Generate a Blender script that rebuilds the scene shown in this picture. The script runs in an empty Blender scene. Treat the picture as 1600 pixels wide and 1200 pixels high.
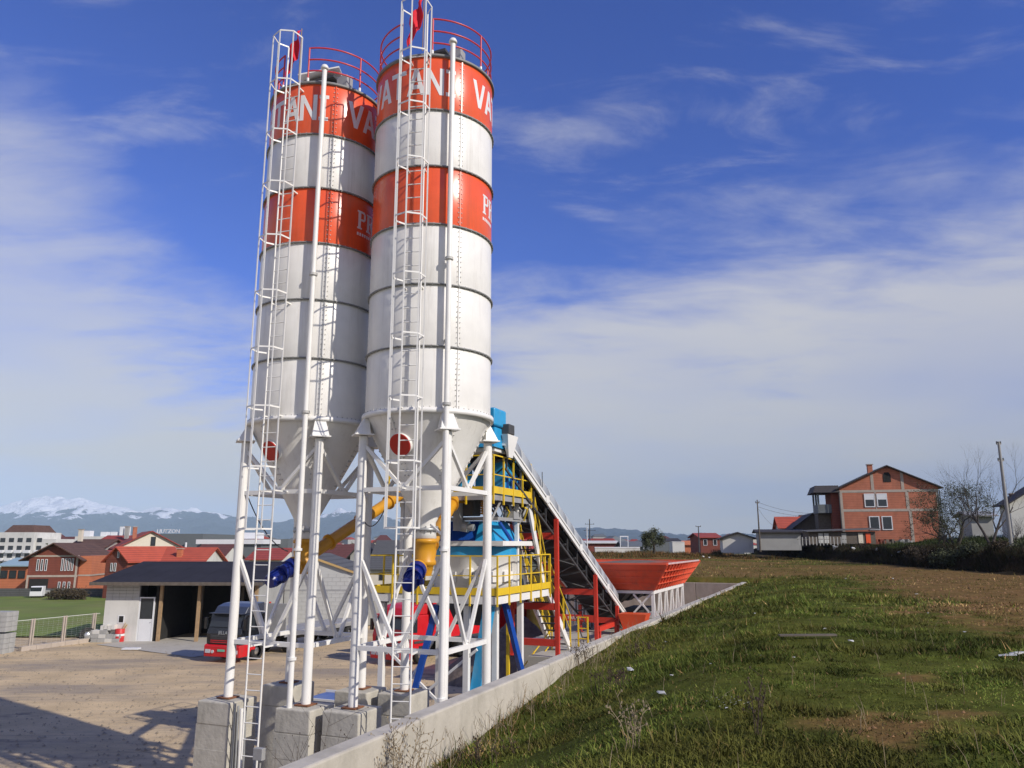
import bpy, bmesh, math, random
import numpy as np
from mathutils import Vector, Matrix
R_ = math.radians
sc = bpy.context.scene
random.seed(7)

# ------------------------------------------------------------------ camera
CAM_H = 6.5
PITCH = 11.8
cam_d = bpy.data.cameras.new('camera')
cam = bpy.data.objects.new('camera', cam_d)
sc.collection.objects.link(cam)
cam.location = (0, 0, CAM_H)
cam.rotation_euler = (R_(90 + PITCH), 0, 0)
cam_d.sensor_width = 36.0
cam_d.lens = 27.0
cam_d.clip_start = 0.1
cam_d.clip_end = 60000
sc.camera = cam

# ------------------------------------------------------------------ light
SUN_AZ, SUN_EL = 127.0, 32.5      # azimuth clockwise from +Y
sd = bpy.data.lights.new('sun', 'SUN')
sd.energy = 4.15
sd.angle = R_(0.55)
sd.color = (1.0, 0.93, 0.83)
sun = bpy.data.objects.new('sun', sd)
sc.collection.objects.link(sun)
sdir = Vector((math.sin(R_(SUN_AZ)) * math.cos(R_(SUN_EL)), math.cos(R_(SUN_AZ)) * math.cos(R_(SUN_EL)), math.sin(R_(SUN_EL))))
sun.rotation_euler = sdir.to_track_quat('Z', 'Y').to_euler()
sun.location = (20, -20, 30)

w = bpy.data.worlds.new('World'); sc.world = w; w.use_nodes = True
wn, wl = w.node_tree.nodes, w.node_tree.links
wn.clear()
def nd(tree_nodes, t, **kw):
    n = tree_nodes.new(t)
    for k, v in kw.items(): setattr(n, k, v)
    return n
def mth(op, a=None, b=None, nodes=wn, links=wl, clamp=False, c=None):
    n = nodes.new('ShaderNodeMath'); n.operation = op; n.use_clamp = clamp
    for i, v in enumerate((a, b, c)):
        if v is None: continue
        if isinstance(v, (int, float)): n.inputs[i].default_value = v
        else: links.new(v, n.inputs[i])
    return n.outputs[0]
SKY_STR = 0.10
sky = nd(wn, 'ShaderNodeTexSky', sky_type='NISHITA', sun_disc=False)
sky.sun_elevation = R_(SUN_EL); sky.sun_rotation = R_(SUN_AZ)
sky.altitude = 600; sky.air_density = 1.0; sky.dust_density = 0.6; sky.ozone_density = 2.2
tc = nd(wn, 'ShaderNodeTexCoord')
sep = nd(wn, 'ShaderNodeSeparateXYZ'); wl.new(tc.outputs['Generated'], sep.inputs[0])
dx, dy, dz = sep.outputs
# clouds lie on a high flat layer: direction / height
hz = mth('ADD', mth('MAXIMUM', dz, 0.0), 0.16)
comb = nd(wn, 'ShaderNodeCombineXYZ')
wl.new(mth('DIVIDE', dx, hz), comb.inputs[0]); wl.new(mth('DIVIDE', dy, hz), comb.inputs[1])
def wnoise(scale, detail, rough, rot=0.0, sx=1.0, sy=1.0, dist=0.0, off=(0, 0, 0)):
    mp = nd(wn, 'ShaderNodeMapping'); wl.new(comb.outputs[0], mp.inputs[0])
    mp.inputs['Rotation'].default_value = (0, 0, R_(rot)); mp.inputs['Scale'].default_value = (sx, sy, 1)
    mp.inputs['Location'].default_value = off
    n = nd(wn, 'ShaderNodeTexNoise'); wl.new(mp.outputs[0], n.inputs['Vector'])
    n.inputs['Scale'].default_value = scale; n.inputs['Detail'].default_value = detail
    n.inputs['Roughness'].default_value = rough; n.inputs['Distortion'].default_value = dist
    return n.outputs['Fac']
n1 = wnoise(1.1, 9, 0.58, -25, 1.0, 1.6, 0.35, (3.1, 1.7, 0))
n2 = wnoise(3.2, 8, 0.62, 20, 0.8, 1.9, 0.6, (7.3, 2.2, 0))
n3 = wnoise(0.55, 4, 0.5, 10, 1, 1.3, 0.2, (1.3, 8.2, 0))
# bank of cloud whose upper edge rises towards the left and the right
azn = mth('ARCTAN2', dx, dy)                       # 0 straight ahead
azf = mth('ADD', mth('MULTIPLY', azn, 1 / (2 * math.pi)), 0.5)
cr = nd(wn, 'ShaderNodeFloatCurve') if False else nd(wn, 'ShaderNodeValToRGB')
wl.new(azf, cr.inputs[0])
def az2f(a): return a / 360.0 + 0.5
pts = [(-180, .52), (-60, .50), (-35, .42), (-29, .37), (-21, .28), (-14, .25), (-7, .27), (0, .33), (10, .36), (20, .375), (34, .42), (60, .5), (179, .52)]
el = cr.color_ramp.elements
el[0].position = az2f(pts[0][0]); el[0].color = (pts[0][1],) * 3 + (1,)
el[1].position = az2f(pts[-1][0]); el[1].color = (pts[-1][1],) * 3 + (1,)
for a, v in pts[1:-1]:
    e = el.new(az2f(a)); e.color = (v, v, v, 1)
edge = mth('SUBTRACT', cr.outputs[0], dz)
e2 = mth('ADD', edge, mth('MULTIPLY', mth('SUBTRACT', n1, 0.5), 0.42))
e2 = mth('ADD', e2, mth('MULTIPLY', mth('SUBTRACT', n2, 0.5), 0.20))
mr = nd(wn, 'ShaderNodeMapRange', interpolation_type='SMOOTHSTEP'); wl.new(e2, mr.inputs[0])
mr.inputs[1].default_value = -0.07; mr.inputs[2].default_value = 0.17
bank = mr.outputs[0]
# wisps above the bank
wisp = nd(wn, 'ShaderNodeMapRange', interpolation_type='SMOOTHSTEP'); wl.new(mth('ADD', mth('MULTIPLY', n1, 0.5), mth('MULTIPLY', n2, 0.5)), wisp.inputs[0])
wisp.inputs[1].default_value = 0.50; wisp.inputs[2].default_value = 0.70
veil = mth('MULTIPLY', wisp.outputs[0], 0.50)
inner = mth('ADD', 0.80, mth('MULTIPLY', mth('SUBTRACT', n3, 0.42), 1.1), clamp=True)
dens = mth('MAXIMUM', mth('MULTIPLY', bank, inner), veil, clamp=True)
# cloud colour: lighter lavender grey above, bluish grey low down
cm = nd(wn, 'ShaderNodeMapRange'); wl.new(dz, cm.inputs[0]); cm.inputs[1].default_value = 0.02; cm.inputs[2].default_value = 0.34
cc = nd(wn, 'ShaderNodeMix', data_type='RGBA'); wl.new(cm.outputs[0], cc.inputs['Factor'])
cc.inputs['A'].default_value = (5.9, 6.0, 5.9, 1); cc.inputs['B'].default_value = (6.5, 6.5, 6.9, 1)
mixs = nd(wn, 'ShaderNodeMix', data_type='RGBA'); wl.new(dens, mixs.inputs['Factor'])
# deepen the blue (a phone camera's rendering of the clear sky)
tint = nd(wn, 'ShaderNodeMix', data_type='RGBA', blend_type='MULTIPLY'); tint.inputs['Factor'].default_value = 1.0
wl.new(sky.outputs[0], tint.inputs['A']); tint.inputs['B'].default_value = (0.50, 0.72, 1.58, 1)
wl.new(tint.outputs['Result'], mixs.inputs['A']); wl.new(cc.outputs['Result'], mixs.inputs['B'])
bg = nd(wn, 'ShaderNodeBackground'); bg.inputs['Strength'].default_value = SKY_STR
wl.new(mixs.outputs['Result'], bg.inputs['Color'])
wo = nd(wn, 'ShaderNodeOutputWorld'); wl.new(bg.outputs[0], wo.inputs[0])

sc.view_settings.view_transform = 'Standard'; sc.view_settings.look = 'None'
sc.view_settings.exposure = 0.0; sc.view_settings.gamma = 1.0
sc.view_settings.use_curve_mapping = False
sc.cycles.use_denoising = True
sc.cycles.max_bounces = 6; sc.cycles.diffuse_bounces = 3; sc.cycles.glossy_bounces = 3
sc.cycles.transparent_max_bounces = 6; sc.cycles.volume_bounces = 0
sc.cycles.sample_clamp_indirect = 4.0

# ------------------------------------------------------------------ frames
SN, CS = math.sin(R_(PITCH)), math.cos(R_(PITCH))
def pix(px, py, Y):
    "point at forward distance Y in the direction of a photo pixel (z absolute)"
    u_, v_ = px - 800.0, 600.0 - py
    yy = 1200 * CS - v_ * SN; zz = 1200 * SN + v_ * CS
    return Vector((u_ / yy * Y, Y, CAM_H + zz / yy * Y))
def ground(px, py, z=0.0):
    u_, v_ = px - 800.0, 600.0 - py
    yy = 1200 * CS - v_ * SN; zz = 1200 * SN + v_ * CS
    k = (z - CAM_H) / zz
    return Vector((u_ * k, yy * k, z))
PHI = R_(22.5)
SP, CP = math.sin(PHI), math.cos(PHI)
def P(w_, u_, z_=0.0):            # plant frame: w towards the wall, u along it
    return Vector((w_ * CP + u_ * SP, -w_ * SP + u_ * CP, z_))
def toP(X, Y): return (X * CP - Y * SP, X * SP + Y * CP)

# ------------------------------------------------------------------ materials
def material(name, col, rough=0.6, metal=0.0, var=0.12, vscale=3.0, bump=0.0, bscale=20.0, dirt=None, dscale=1.5, dlo=0.55, dhi=0.75, spec=0.5, coat=0.0, attr=None, dmap=(1, 1, .35)):
    m = bpy.data.materials.new(name); m.use_nodes = True
    N, L = m.node_tree.nodes, m.node_tree.links
    b = N['Principled BSDF']
    b.inputs['Roughness'].default_value = rough; b.inputs['Metallic'].default_value = metal
    b.inputs['Specular IOR Level'].default_value = spec; b.inputs['Coat Weight'].default_value = coat
    b.inputs['Coat Roughness'].default_value = 0.12
    t = N.new('ShaderNodeTexCoord')
    no = N.new('ShaderNodeTexNoise'); no.inputs['Scale'].default_value = vscale; no.inputs['Detail'].default_value = 6
    L.new(t.outputs['Object'], no.inputs['Vector'])
    hsv = N.new('ShaderNodeHueSaturation')
    mr = N.new('ShaderNodeMapRange'); L.new(no.outputs['Fac'], mr.inputs[0])
    mr.inputs[1].default_value = 0.3; mr.inputs[2].default_value = 0.7
    mr.inputs[3].default_value = 1 - var; mr.inputs[4].default_value = 1 + var
    L.new(mr.outputs[0], hsv.inputs['Value'])
    if attr:
        at = N.new('ShaderNodeAttribute'); at.attribute_name = attr
        L.new(at.outputs['Color'], hsv.inputs['Color'])
    else:
        hsv.inputs['Color'].default_value = (*col, 1)
    out = hsv.outputs[0]
    if dirt:
        n2 = N.new('ShaderNodeTexNoise'); n2.inputs['Scale'].default_value = dscale; n2.inputs['Detail'].default_value = 8
        n2.inputs['Roughness'].default_value = 0.7
        mp = N.new('ShaderNodeMapping'); mp.inputs['Scale'].default_value = dmap
        L.new(t.outputs['Object'], mp.inputs[0]); L.new(mp.outputs[0], n2.inputs['Vector'])
        r2 = N.new('ShaderNodeMapRange'); L.new(n2.outputs['Fac'], r2.inputs[0])
        r2.inputs[1].default_value = dlo; r2.inputs[2].default_value = dhi
        mx = N.new('ShaderNodeMix'); mx.data_type = 'RGBA'
        L.new(r2.outputs[0], mx.inputs['Factor']); L.new(out, mx.inputs['A']); mx.inputs['B'].default_value = (*dirt, 1)
        out = mx.outputs['Result']
    L.new(out, b.inputs['Base Color'])
    if bump:
        n3 = N.new('ShaderNodeTexNoise'); n3.inputs['Scale'].default_value = bscale; n3.inputs['Detail'].default_value = 7
        L.new(t.outputs['Object'], n3.inputs['Vector'])
        bp = N.new('ShaderNodeBump'); bp.inputs['Strength'].default_value = bump; bp.inputs['Distance'].default_value = 0.03
        L.new(n3.outputs['Fac'], bp.inputs['Height']); L.new(bp.outputs[0], b.inputs['Normal'])
    return m
M = {}
def mk(k, *a, **kw): M[k] = material(k, *a, **kw)
mk('white_paint', (.82, .80, .755), .34, var=.04, dirt=(.50, .46, .40), dscale=2.2, dlo=.52, dhi=.95, dmap=(2.2, 2.2, .16))
mk('white_steel', (.81, .795, .755), .42, var=.04, dirt=(.42, .38, .33), dscale=3.0, dlo=.60, dhi=.85)
mk('red_paint', (.80, .11, .032), .26, var=.07, dirt=(.50, .10, .05), dscale=2.2, dlo=.5, dhi=.9, dmap=(2.2, 2.2, .16))
mk('letter_white', (.78, .78, .77), .4, var=.03)
mk('flange', (.22, .22, .21), .55, var=.15)
mk('flange_light', (.50, .49, .46), .5, var=.1)
mk('rail_red', (.60, .04, .04), .35, var=.05)
mk('hatch_red', (.50, .015, .008), .4, var=.06)
mk('frame_red', (.62, .045, .025), .42, var=.07, dirt=(.35, .05, .03), dlo=.55, dhi=.85)
mk('hopper_red', (.74, .105, .045), .42, var=.08, dirt=(.40, .10, .06), dscale=2.5, dlo=.5, dhi=.8)
mk('orange_red', (.75, .10, .025), .45, var=.06)
mk('flag_red', (.72, .012, .03), .8, var=.08)
mk('yellow', (.76, .51, .02), .48, var=.08, dirt=(.48, .38, .12), dlo=.55, dhi=.8)
mk('screw_yellow', (.64, .30, .016), .42, var=.06, dirt=(.42, .22, .03), dlo=.5, dhi=.8)
mk('sky_blue', (.02, .31, .60), .42, var=.08, dirt=(.16, .34, .45), dscale=1.6, dlo=.5, dhi=.8)
mk('deep_blue', (.01, .07, .36), .35, var=.08)
mk('motor_blue', (.004, .016, .17), .32, var=.08)
mk('dark_steel', (.06, .06, .062), .55, var=.15)
mk('grey_steel', (.32, .32, .32), .5, var=.1, dirt=(.22, .19, .16))
mk('galv', (.42, .43, .43), .42, metal=.4, var=.1, vscale=8)
mk('belt_rubber', (.025, .025, .026), .75, var=.2)
mk('hood', (.34, .36, .38), .45, var=.06)
mk('concrete', (.50, .47, .40), .92, var=.12, vscale=2.5, bump=.35, bscale=14, dirt=(.33, .31, .26), dscale=2.0, dlo=.48, dhi=.75)
mk('wall_concrete', (.50, .46, .385), .9, var=.10, vscale=1.6, bump=.3, bscale=12, dirt=(.31, .285, .23), dscale=1.6, dlo=.46, dhi=.80)
mk('end_concrete', (.38, .31, .25), .92, var=.12, vscale=1.2, bump=.3, bscale=10, dirt=(.24, .20, .16), dscale=1.2, dlo=.45, dhi=.75)
mk('slab', (.44, .41, .35), .9, var=.1, vscale=.8, bump=.2, dirt=(.30, .27, .22), dscale=.8)
mk('rust', (.22, .09, .04), .85, var=.25, vscale=12)
mk('brick', (.47, .165, .095), .9, var=.14, vscale=1.2, bump=.2, dirt=(.30, .12, .07), dscale=1.0, dlo=.5, dhi=.8)
mk('brick_dark', (.20, .055, .035), .9, var=.15, vscale=1.5)
mk('brick_orange', (.52, .17, .08), .9, var=.1, vscale=1.0)
mk('band_concrete', (.42, .36, .30), .9, var=.1)
mk('plaster_white', (.62, .61, .57), .9, var=.07, vscale=.6, dirt=(.42, .41, .37), dscale=.5, dlo=.5, dhi=.8)
mk('plaster_cream', (.66, .60, .49), .9, var=.05)
mk('plaster_grey', (.36, .36, .34), .9, var=.08, vscale=.7, dirt=(.26, .26, .25), dscale=.6)
mk('block_grey', (.36, .36, .345), .95, var=.12, vscale=2)
mk('block_light', (.47, .47, .45), .95, var=.06, vscale=.8, dirt=(.36, .36, .34), dscale=.7)
mk('stone', (.36, .29, .20), .95, var=.2, vscale=3)
mk('hall_grey', (.13, .145, .15), .7, var=.06)
mk('roof_navy', (.030, .029, .037), .85, var=.15, vscale=.6, spec=.15)
mk('roof_brown', (.115, .060, .042), .85, var=.2, vscale=1.2)
mk('roof_red', (.33, .055, .040), .8, var=.12, vscale=1.0)
mk('roof_orange', (.46, .085, .045), .8, var=.1, vscale=1.0)
mk('roof_darkred', (.13, .045, .038), .8, var=.15)
mk('roof_grey', (.10, .10, .098), .75, var=.1)
mk('roof_dark', (.045, .040, .040), .75, var=.12)
mk('roof_blue', (.30, .42, .46), .5, var=.06)
mk('wood', (.36, .24, .13), .8, var=.15, vscale=5)
mk('wood_trim', (.50, .33, .13), .7, var=.1)
mk('wood_grey', (.12, .10, .08), .85, var=.2, vscale=4)
mk('inside_shade', (.02, .019, .018), .95, var=.2)  # near-black colour standing in for the shade inside the shed and openings
mk('glass_dark', (.03, .036, .042), .12, var=.1, spec=.6)
mk('pvc_white', (.72, .73, .74), .45, var=.03)
mk('truck_black', (.012, .014, .017), .22, var=.1, coat=.5)
mk('truck_roof', (.05, .06, .085), .3, var=.08, coat=.3)
mk('truck_red', (.60, .012, .018), .42, var=.07, dirt=(.36, .06, .05), dlo=.5, dhi=.85)
mk('tarp_red', (.66, .012, .020), .48, var=.06)
mk('tarp_blue', (.01, .03, .14), .5, var=.06)
mk('rubber', (.02, .02, .02), .85, var=.2, vscale=8)
mk('chrome', (.55, .55, .55), .25, metal=.8, var=.05)
mk('plate_green', (.16, .50, .34), .5, var=.04)
mk('plate_white', (.6, .6, .6), .5, var=.04)
mk('lamp_glass', (.55, .57, .6), .15, var=.04)
mk('tank_blue', (.06, .12, .36), .35, var=.15, vscale=3, dirt=(.16, .20, .36), dlo=.45, dhi=.8)
mk('barrel_red', (.55, .03, .03), .45, var=.08)
mk('litter', (.52, .52, .49), .7, var=.12)
mk('bark', (.055, .045, .036), .95, var=.25, vscale=6, bump=.4)
mk('twig', (.055, .044, .036), .95, var=.25, vscale=6)
mk('dry_stem', (.30, .235, .15), .95, var=.25, vscale=9)
mk('dead_weed', (.07, .048, .032), .95, var=.3, vscale=9)
mk('soil_dark', (.022, .018, .013), 1.0, var=.35, vscale=1.5, bump=.6, bscale=4)
mk('leaf_olive', (.062, .072, .030), .8, var=.25, vscale=.9)
mk('leaf_green', (.055, .078, .022), .8, var=.28, vscale=.9)
mk('leaf_brown', (.075, .055, .030), .9, var=.3, vscale=.9)
mk('lawn', (.135, .185, .022), .95, var=.22, vscale=.25, dirt=(.19, .19, .05), dscale=.12, dlo=.45, dhi=.75)
mk('gravel_heap', (.15, .115, .09), .98, var=.35, vscale=3, bump=.8, bscale=9)
mk('wire', (.55, .56, .50), .5, var=.05)
mk('pole_grey', (.30, .29, .27), .8, var=.1)

def courses(key, period, amount, axis=2):
    "tile or brick courses: fine darker joints every `period` metres"
    m = M[key]; N, L = m.node_tree.nodes, m.node_tree.links; b = N['Principled BSDF']; src = b.inputs['Base Color'].links[0].from_socket
    t = N.new('ShaderNodeTexCoord'); s_ = N.new('ShaderNodeSeparateXYZ'); L.new(t.outputs['Object'], s_.inputs[0])
    f = N.new('ShaderNodeMath'); f.operation = 'MULTIPLY'; f.inputs[1].default_value = 6.2832 / period; L.new(s_.outputs[axis], f.inputs[0])
    g_ = N.new('ShaderNodeMath'); g_.operation = 'SINE'; L.new(f.outputs[0], g_.inputs[0])
    r = N.new('ShaderNodeMapRange'); L.new(g_.outputs[0], r.inputs[0]); r.inputs[1].default_value = .3; r.inputs[2].default_value = 1.0; r.inputs[3].default_value = 0; r.inputs[4].default_value = amount
    mx = N.new('ShaderNodeMix'); mx.data_type = 'RGBA'; mx.blend_type = 'MULTIPLY'; L.new(r.outputs[0], mx.inputs['Factor']); L.new(src, mx.inputs['A']); mx.inputs['B'].default_value = (.3, .3, .3, 1)
    L.new(mx.outputs['Result'], b.inputs['Base Color'])
for k_ in ('roof_red', 'roof_orange', 'roof_brown', 'roof_darkred', 'roof_dark', 'roof_grey'): courses(k_, .26, .55)
for k_ in ('brick', 'brick_orange', 'brick_dark'): courses(k_, .22, .35)

# ------------------------------------------------------------------ mesh builder
class MB:
    def __init__(s, org=(0, 0, 0)):
        s.v = []; s.f = []; s.sm = []; s.o = Vector(org)
    def add(s, vs, fs, smooth=False):
        b = len(s.v)
        s.v += [tuple(Vector(p) - s.o) for p in vs]
        s.f += [tuple(i + b for i in f) for f in fs]
        s.sm += [smooth] * len(fs)
        return s
    def box(s, c, d, rz=0.0):
        c = Vector(c); hx, hy, hz = d[0] / 2, d[1] / 2, d[2] / 2
        R = Matrix.Rotation(rz, 3, 'Z')
        vs = [c + R @ Vector((x, y, z)) for z in (-hz, hz) for x, y in ((-hx, -hy), (hx, -hy), (hx, hy), (-hx, hy))]
        return s.add(vs, [(3, 2, 1, 0), (4, 5, 6, 7), (0, 1, 5, 4), (1, 2, 6, 5), (2, 3, 7, 6), (3, 0, 4, 7)])
    def box2(s, a, b):
        return s.box([(a[i] + b[i]) / 2 for i in range(3)], [abs(b[i] - a[i]) for i in range(3)])
    def hexa(s, lo, hi):
        "lo, hi: 4 points each, counter-clockwise seen from above"
        return s.add(list(lo) + list(hi), [(3, 2, 1, 0), (4, 5, 6, 7), (0, 1, 5, 4), (1, 2, 6, 5), (2, 3, 7, 6), (3, 0, 4, 7)])
    def taper(s, c, d0, d1, z0, z1, off=(0, 0)):
        x, y = c; a, b = d0[0] / 2, d0[1] / 2; e, g = d1[0] / 2, d1[1] / 2; ox, oy = off
        lo = [(x - a, y - b, z0), (x + a, y - b, z0), (x + a, y + b, z0), (x - a, y + b, z0)]
        hi = [(x + ox - e, y + oy - g, z1), (x + ox + e, y + oy - g, z1), (x + ox + e, y + oy + g, z1), (x + ox - e, y + oy + g, z1)]
        return s.hexa(lo, hi)
    def bar(s, p0, p1, w_, h_=None, up=(0, 0, 1)):
        h_ = h_ or w_
        p0, p1 = Vector(p0), Vector(p1); d = (p1 - p0).normalized(); up = Vector(up)
        if abs(d.dot(up)) > .98: up = Vector((0, 1, 0))
        x = d.cross(up).normalized(); y = x.cross(d).normalized()
        o = [(-w_ / 2, -h_ / 2), (w_ / 2, -h_ / 2), (w_ / 2, h_ / 2), (-w_ / 2, h_ / 2)]
        vs = [p + x * a + y * b for p in (p0, p1) for a, b in o]
        return s.add(vs, [(3, 2, 1, 0), (4, 5, 6, 7), (0, 1, 5, 4), (1, 2, 6, 5), (2, 3, 7, 6), (3, 0, 4, 7)])
    def tube(s, p0, p1, r, n=8, r1=None, caps=True):
        r1 = r if r1 is None else r1
        p0, p1 = Vector(p0), Vector(p1); d = (p1 - p0).normalized()
        up = Vector((0, 0, 1)) if abs(d.z) < .95 else Vector((1, 0, 0))
        x = d.cross(up).normalized(); y = x.cross(d).normalized()
        vs = [p + (x * math.cos(a) + y * math.sin(a)) * q for p, q in ((p0, r), (p1, r1)) for a in [2 * math.pi * i / n for i in range(n)]]
        s.add(vs, [(i, (i + 1) % n, n + (i + 1) % n, n + i) for i in range(n)], True)
        if caps: s.add(vs, [tuple(range(n - 1, -1, -1)), tuple(range(n, 2 * n))])
        return s
    def path(s, pts, r, n=6, closed=False):
        pts = [Vector(p) for p in pts]; m = len(pts); vs = []
        for i, p in enumerate(pts):
            a = pts[i - 1] if (i or closed) else p; b = pts[(i + 1) % m] if (i < m - 1 or closed) else p
            d = (b - a).normalized(); up = Vector((0, 0, 1)) if abs(d.z) < .95 else Vector((1, 0, 0))
            x = d.cross(up).normalized(); y = x.cross(d).normalized()
            rr = r[i] if isinstance(r, (list, tuple)) else r
            vs += [p + (x * math.cos(t) + y * math.sin(t)) * rr for t in [2 * math.pi * k / n for k in range(n)]]
        fs = []
        for i in range(m if closed else m - 1):
            j = (i + 1) % m
            fs += [(i * n + k, i * n + (k + 1) % n, j * n + (k + 1) % n, j * n + k) for k in range(n)]
        s.add(vs, fs, True)
        if not closed: s.add([vs[k] for k in range(n)], [tuple(range(n - 1, -1, -1))]); s.add([vs[(m - 1) * n + k] for k in range(n)], [tuple(range(n))])
        return s
    def lathe(s, prof, n=24, c=(0, 0, 0), a0=0.0, a1=None, caps=True):
        "prof: (r, z) list"
        c = Vector(c); full = a1 is None; A = 2 * math.pi if full else a1 - a0
        m = n if full else n + 1
        vs = [c + Vector((r * math.cos(a0 + A * k / n), r * math.sin(a0 + A * k / n), z)) for r, z in prof for k in range(m)]
        fs = []
        for i in range(len(prof) - 1):
            for k in range(n):
                k2 = (k + 1) % m if full else k + 1
                fs.append((i * m + k, i * m + k2, (i + 1) * m + k2, (i + 1) * m + k))
        s.add(vs, fs, True)
        if full and caps:
            if prof[0][0] > 1e-4: s.add(vs[:m], [tuple(range(m - 1, -1, -1))])
            if prof[-1][0] > 1e-4: s.add(vs[-m:], [tuple(range(m))])
        return s
    def prism(s, poly, axis, a, b):
        "poly in the other two axes; extruded along axis from a to b"
        def mkp(q, t):
            q = list(q); q.insert(axis, t); return q
        n = len(poly)
        vs = [mkp(q, a) for q in poly] + [mkp(q, b) for q in poly]
        return s.add(vs, [tuple(range(n - 1, -1, -1)), tuple(range(n, 2 * n))] + [(i, (i + 1) % n, n + (i + 1) % n, n + i) for i in range(n)])
    def mesh(s, name, mat):
        me = bpy.data.meshes.new(name)
        me.from_pydata(s.v, [], s.f); 
        me.polygons.foreach_set('use_smooth', s.sm)
        if isinstance(mat, str): mat = M[mat]
        me.materials.append(mat)
        bm = bmesh.new(); bm.from_mesh(me); bmesh.ops.recalc_face_normals(bm, faces=bm.faces); bm.to_mesh(me); bm.free()
        me.update(); return me
    def build(s, name, mat, parent=None, **props):
        o = bpy.data.objects.new(name, s.mesh(name, mat)); sc.collection.objects.link(o)
        if parent: o.parent = parent
        for k, v in props.items(): o[k] = v
        return o
def thing(name, label, cat, loc=(0, 0, 0), rz=0.0, group=None):
    o = bpy.data.objects.new(name, None); o.empty_display_size = .3
    sc.collection.objects.link(o); o.location = loc; o.rotation_euler = (0, 0, rz)
    o['label'] = label; o['category'] = cat
    if group: o['group'] = group
    return o
def tag(o, label, cat, group=None):
    o['label'] = label; o['category'] = cat
    if group: o['group'] = group
    return o
def inst(src, parent, loc=(0, 0, 0), rot=(0, 0, 0), scale=None, **props):
    c = src.copy(); sc.collection.objects.link(c); c.parent = parent; c.location = loc; c.rotation_euler = rot
    if scale: c.scale = scale
    for k, v in props.items(): c[k] = v
    return c
def copy_tree(o, parent=None):
    c = o.copy(); sc.collection.objects.link(c); c.parent = parent
    for ch in list(o.children): copy_tree(ch, c)
    return c
def bevel(o, wd=.02, seg=2):
    m = o.modifiers.new('bevel', 'BEVEL'); m.width = wd; m.segments = seg; m.limit_method = 'ANGLE'; return o
def text_mesh(s, size, extrude=.004):
    cu = bpy.data.curves.new('lettering', 'FONT'); cu.body = s; cu.size = size; cu.extrude = extrude; cu.align_x = 'CENTER'; cu.resolution_u = 2
    o = bpy.data.objects.new('lettering', cu); sc.collection.objects.link(o)
    dg = bpy.context.evaluated_depsgraph_get(); me = bpy.data.meshes.new_from_object(o.evaluated_get(dg))
    bpy.data.objects.remove(o); return me
def lettering(s, size, mat, parent, loc, rot, extrude=.004):
    me = text_mesh(s, size, extrude); me.materials.clear(); me.materials.append(M[mat])
    o = bpy.data.objects.new('lettering', me); sc.collection.objects.link(o); o.parent = parent
    o.location = loc; o.rotation_euler = rot; return o

# value noise
_rs = np.random.RandomState(11)
_T = _rs.rand(256, 256)
def vn(x, y):
    x = np.asarray(x, float); y = np.asarray(y, float)
    xi = np.floor(x).astype(int); yi = np.floor(y).astype(int); fx = x - xi; fy = y - yi
    fx = fx * fx * (3 - 2 * fx); fy = fy * fy * (3 - 2 * fy)
    g = lambda a, b: _T[a & 255, b & 255]
    return (g(xi, yi) * (1 - fx) + g(xi + 1, yi) * fx) * (1 - fy) + (g(xi, yi + 1) * (1 - fx) + g(xi + 1, yi + 1) * fx) * fy
def fbm(x, y, o=4):
    t = 0; a = .5; s_ = 0
    for i in range(o):
        t = t + a * vn(x * 2 ** i + 17 * i, y * 2 ** i + 31 * i); s_ += a; a *= .5
    return t / s_
def sstep(a, b, x):
    t = np.clip((x - a) / (b - a), 0, 1); return t * t * (3 - 2 * t)
def np_mesh(name, verts, faces, mat, cols=None, smooth=False, k=3):
    me = bpy.data.meshes.new(name)
    nv, nf = len(verts), len(faces)
    me.vertices.add(nv); me.vertices.foreach_set('co', verts.astype(np.float32).ravel())
    me.loops.add(nf * k); me.loops.foreach_set('vertex_index', faces.astype(np.int32).ravel())
    me.polygons.add(nf); me.polygons.foreach_set('loop_start', (np.arange(nf) * k).astype(np.int32))
    me.polygons.foreach_set('loop_total', np.full(nf, k, np.int32))
    if smooth: me.polygons.foreach_set('use_smooth', np.ones(nf, bool))
    me.materials.append(mat); me.update(calc_edges=True)
    if cols is not None:
        ca = me.color_attributes.new('tone', 'FLOAT_COLOR', 'POINT')
        c4 = np.ones((nv, 4), np.float32); c4[:, :3] = cols; ca.data.foreach_set('color', c4.ravel())
    return me
def link(name, me, parent=None, **props):
    o = bpy.data.objects.new(name, me); sc.collection.objects.link(o)
    if parent: o.parent = parent
    for k_, v in props.items(): o[k_] = v
    return o

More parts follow.
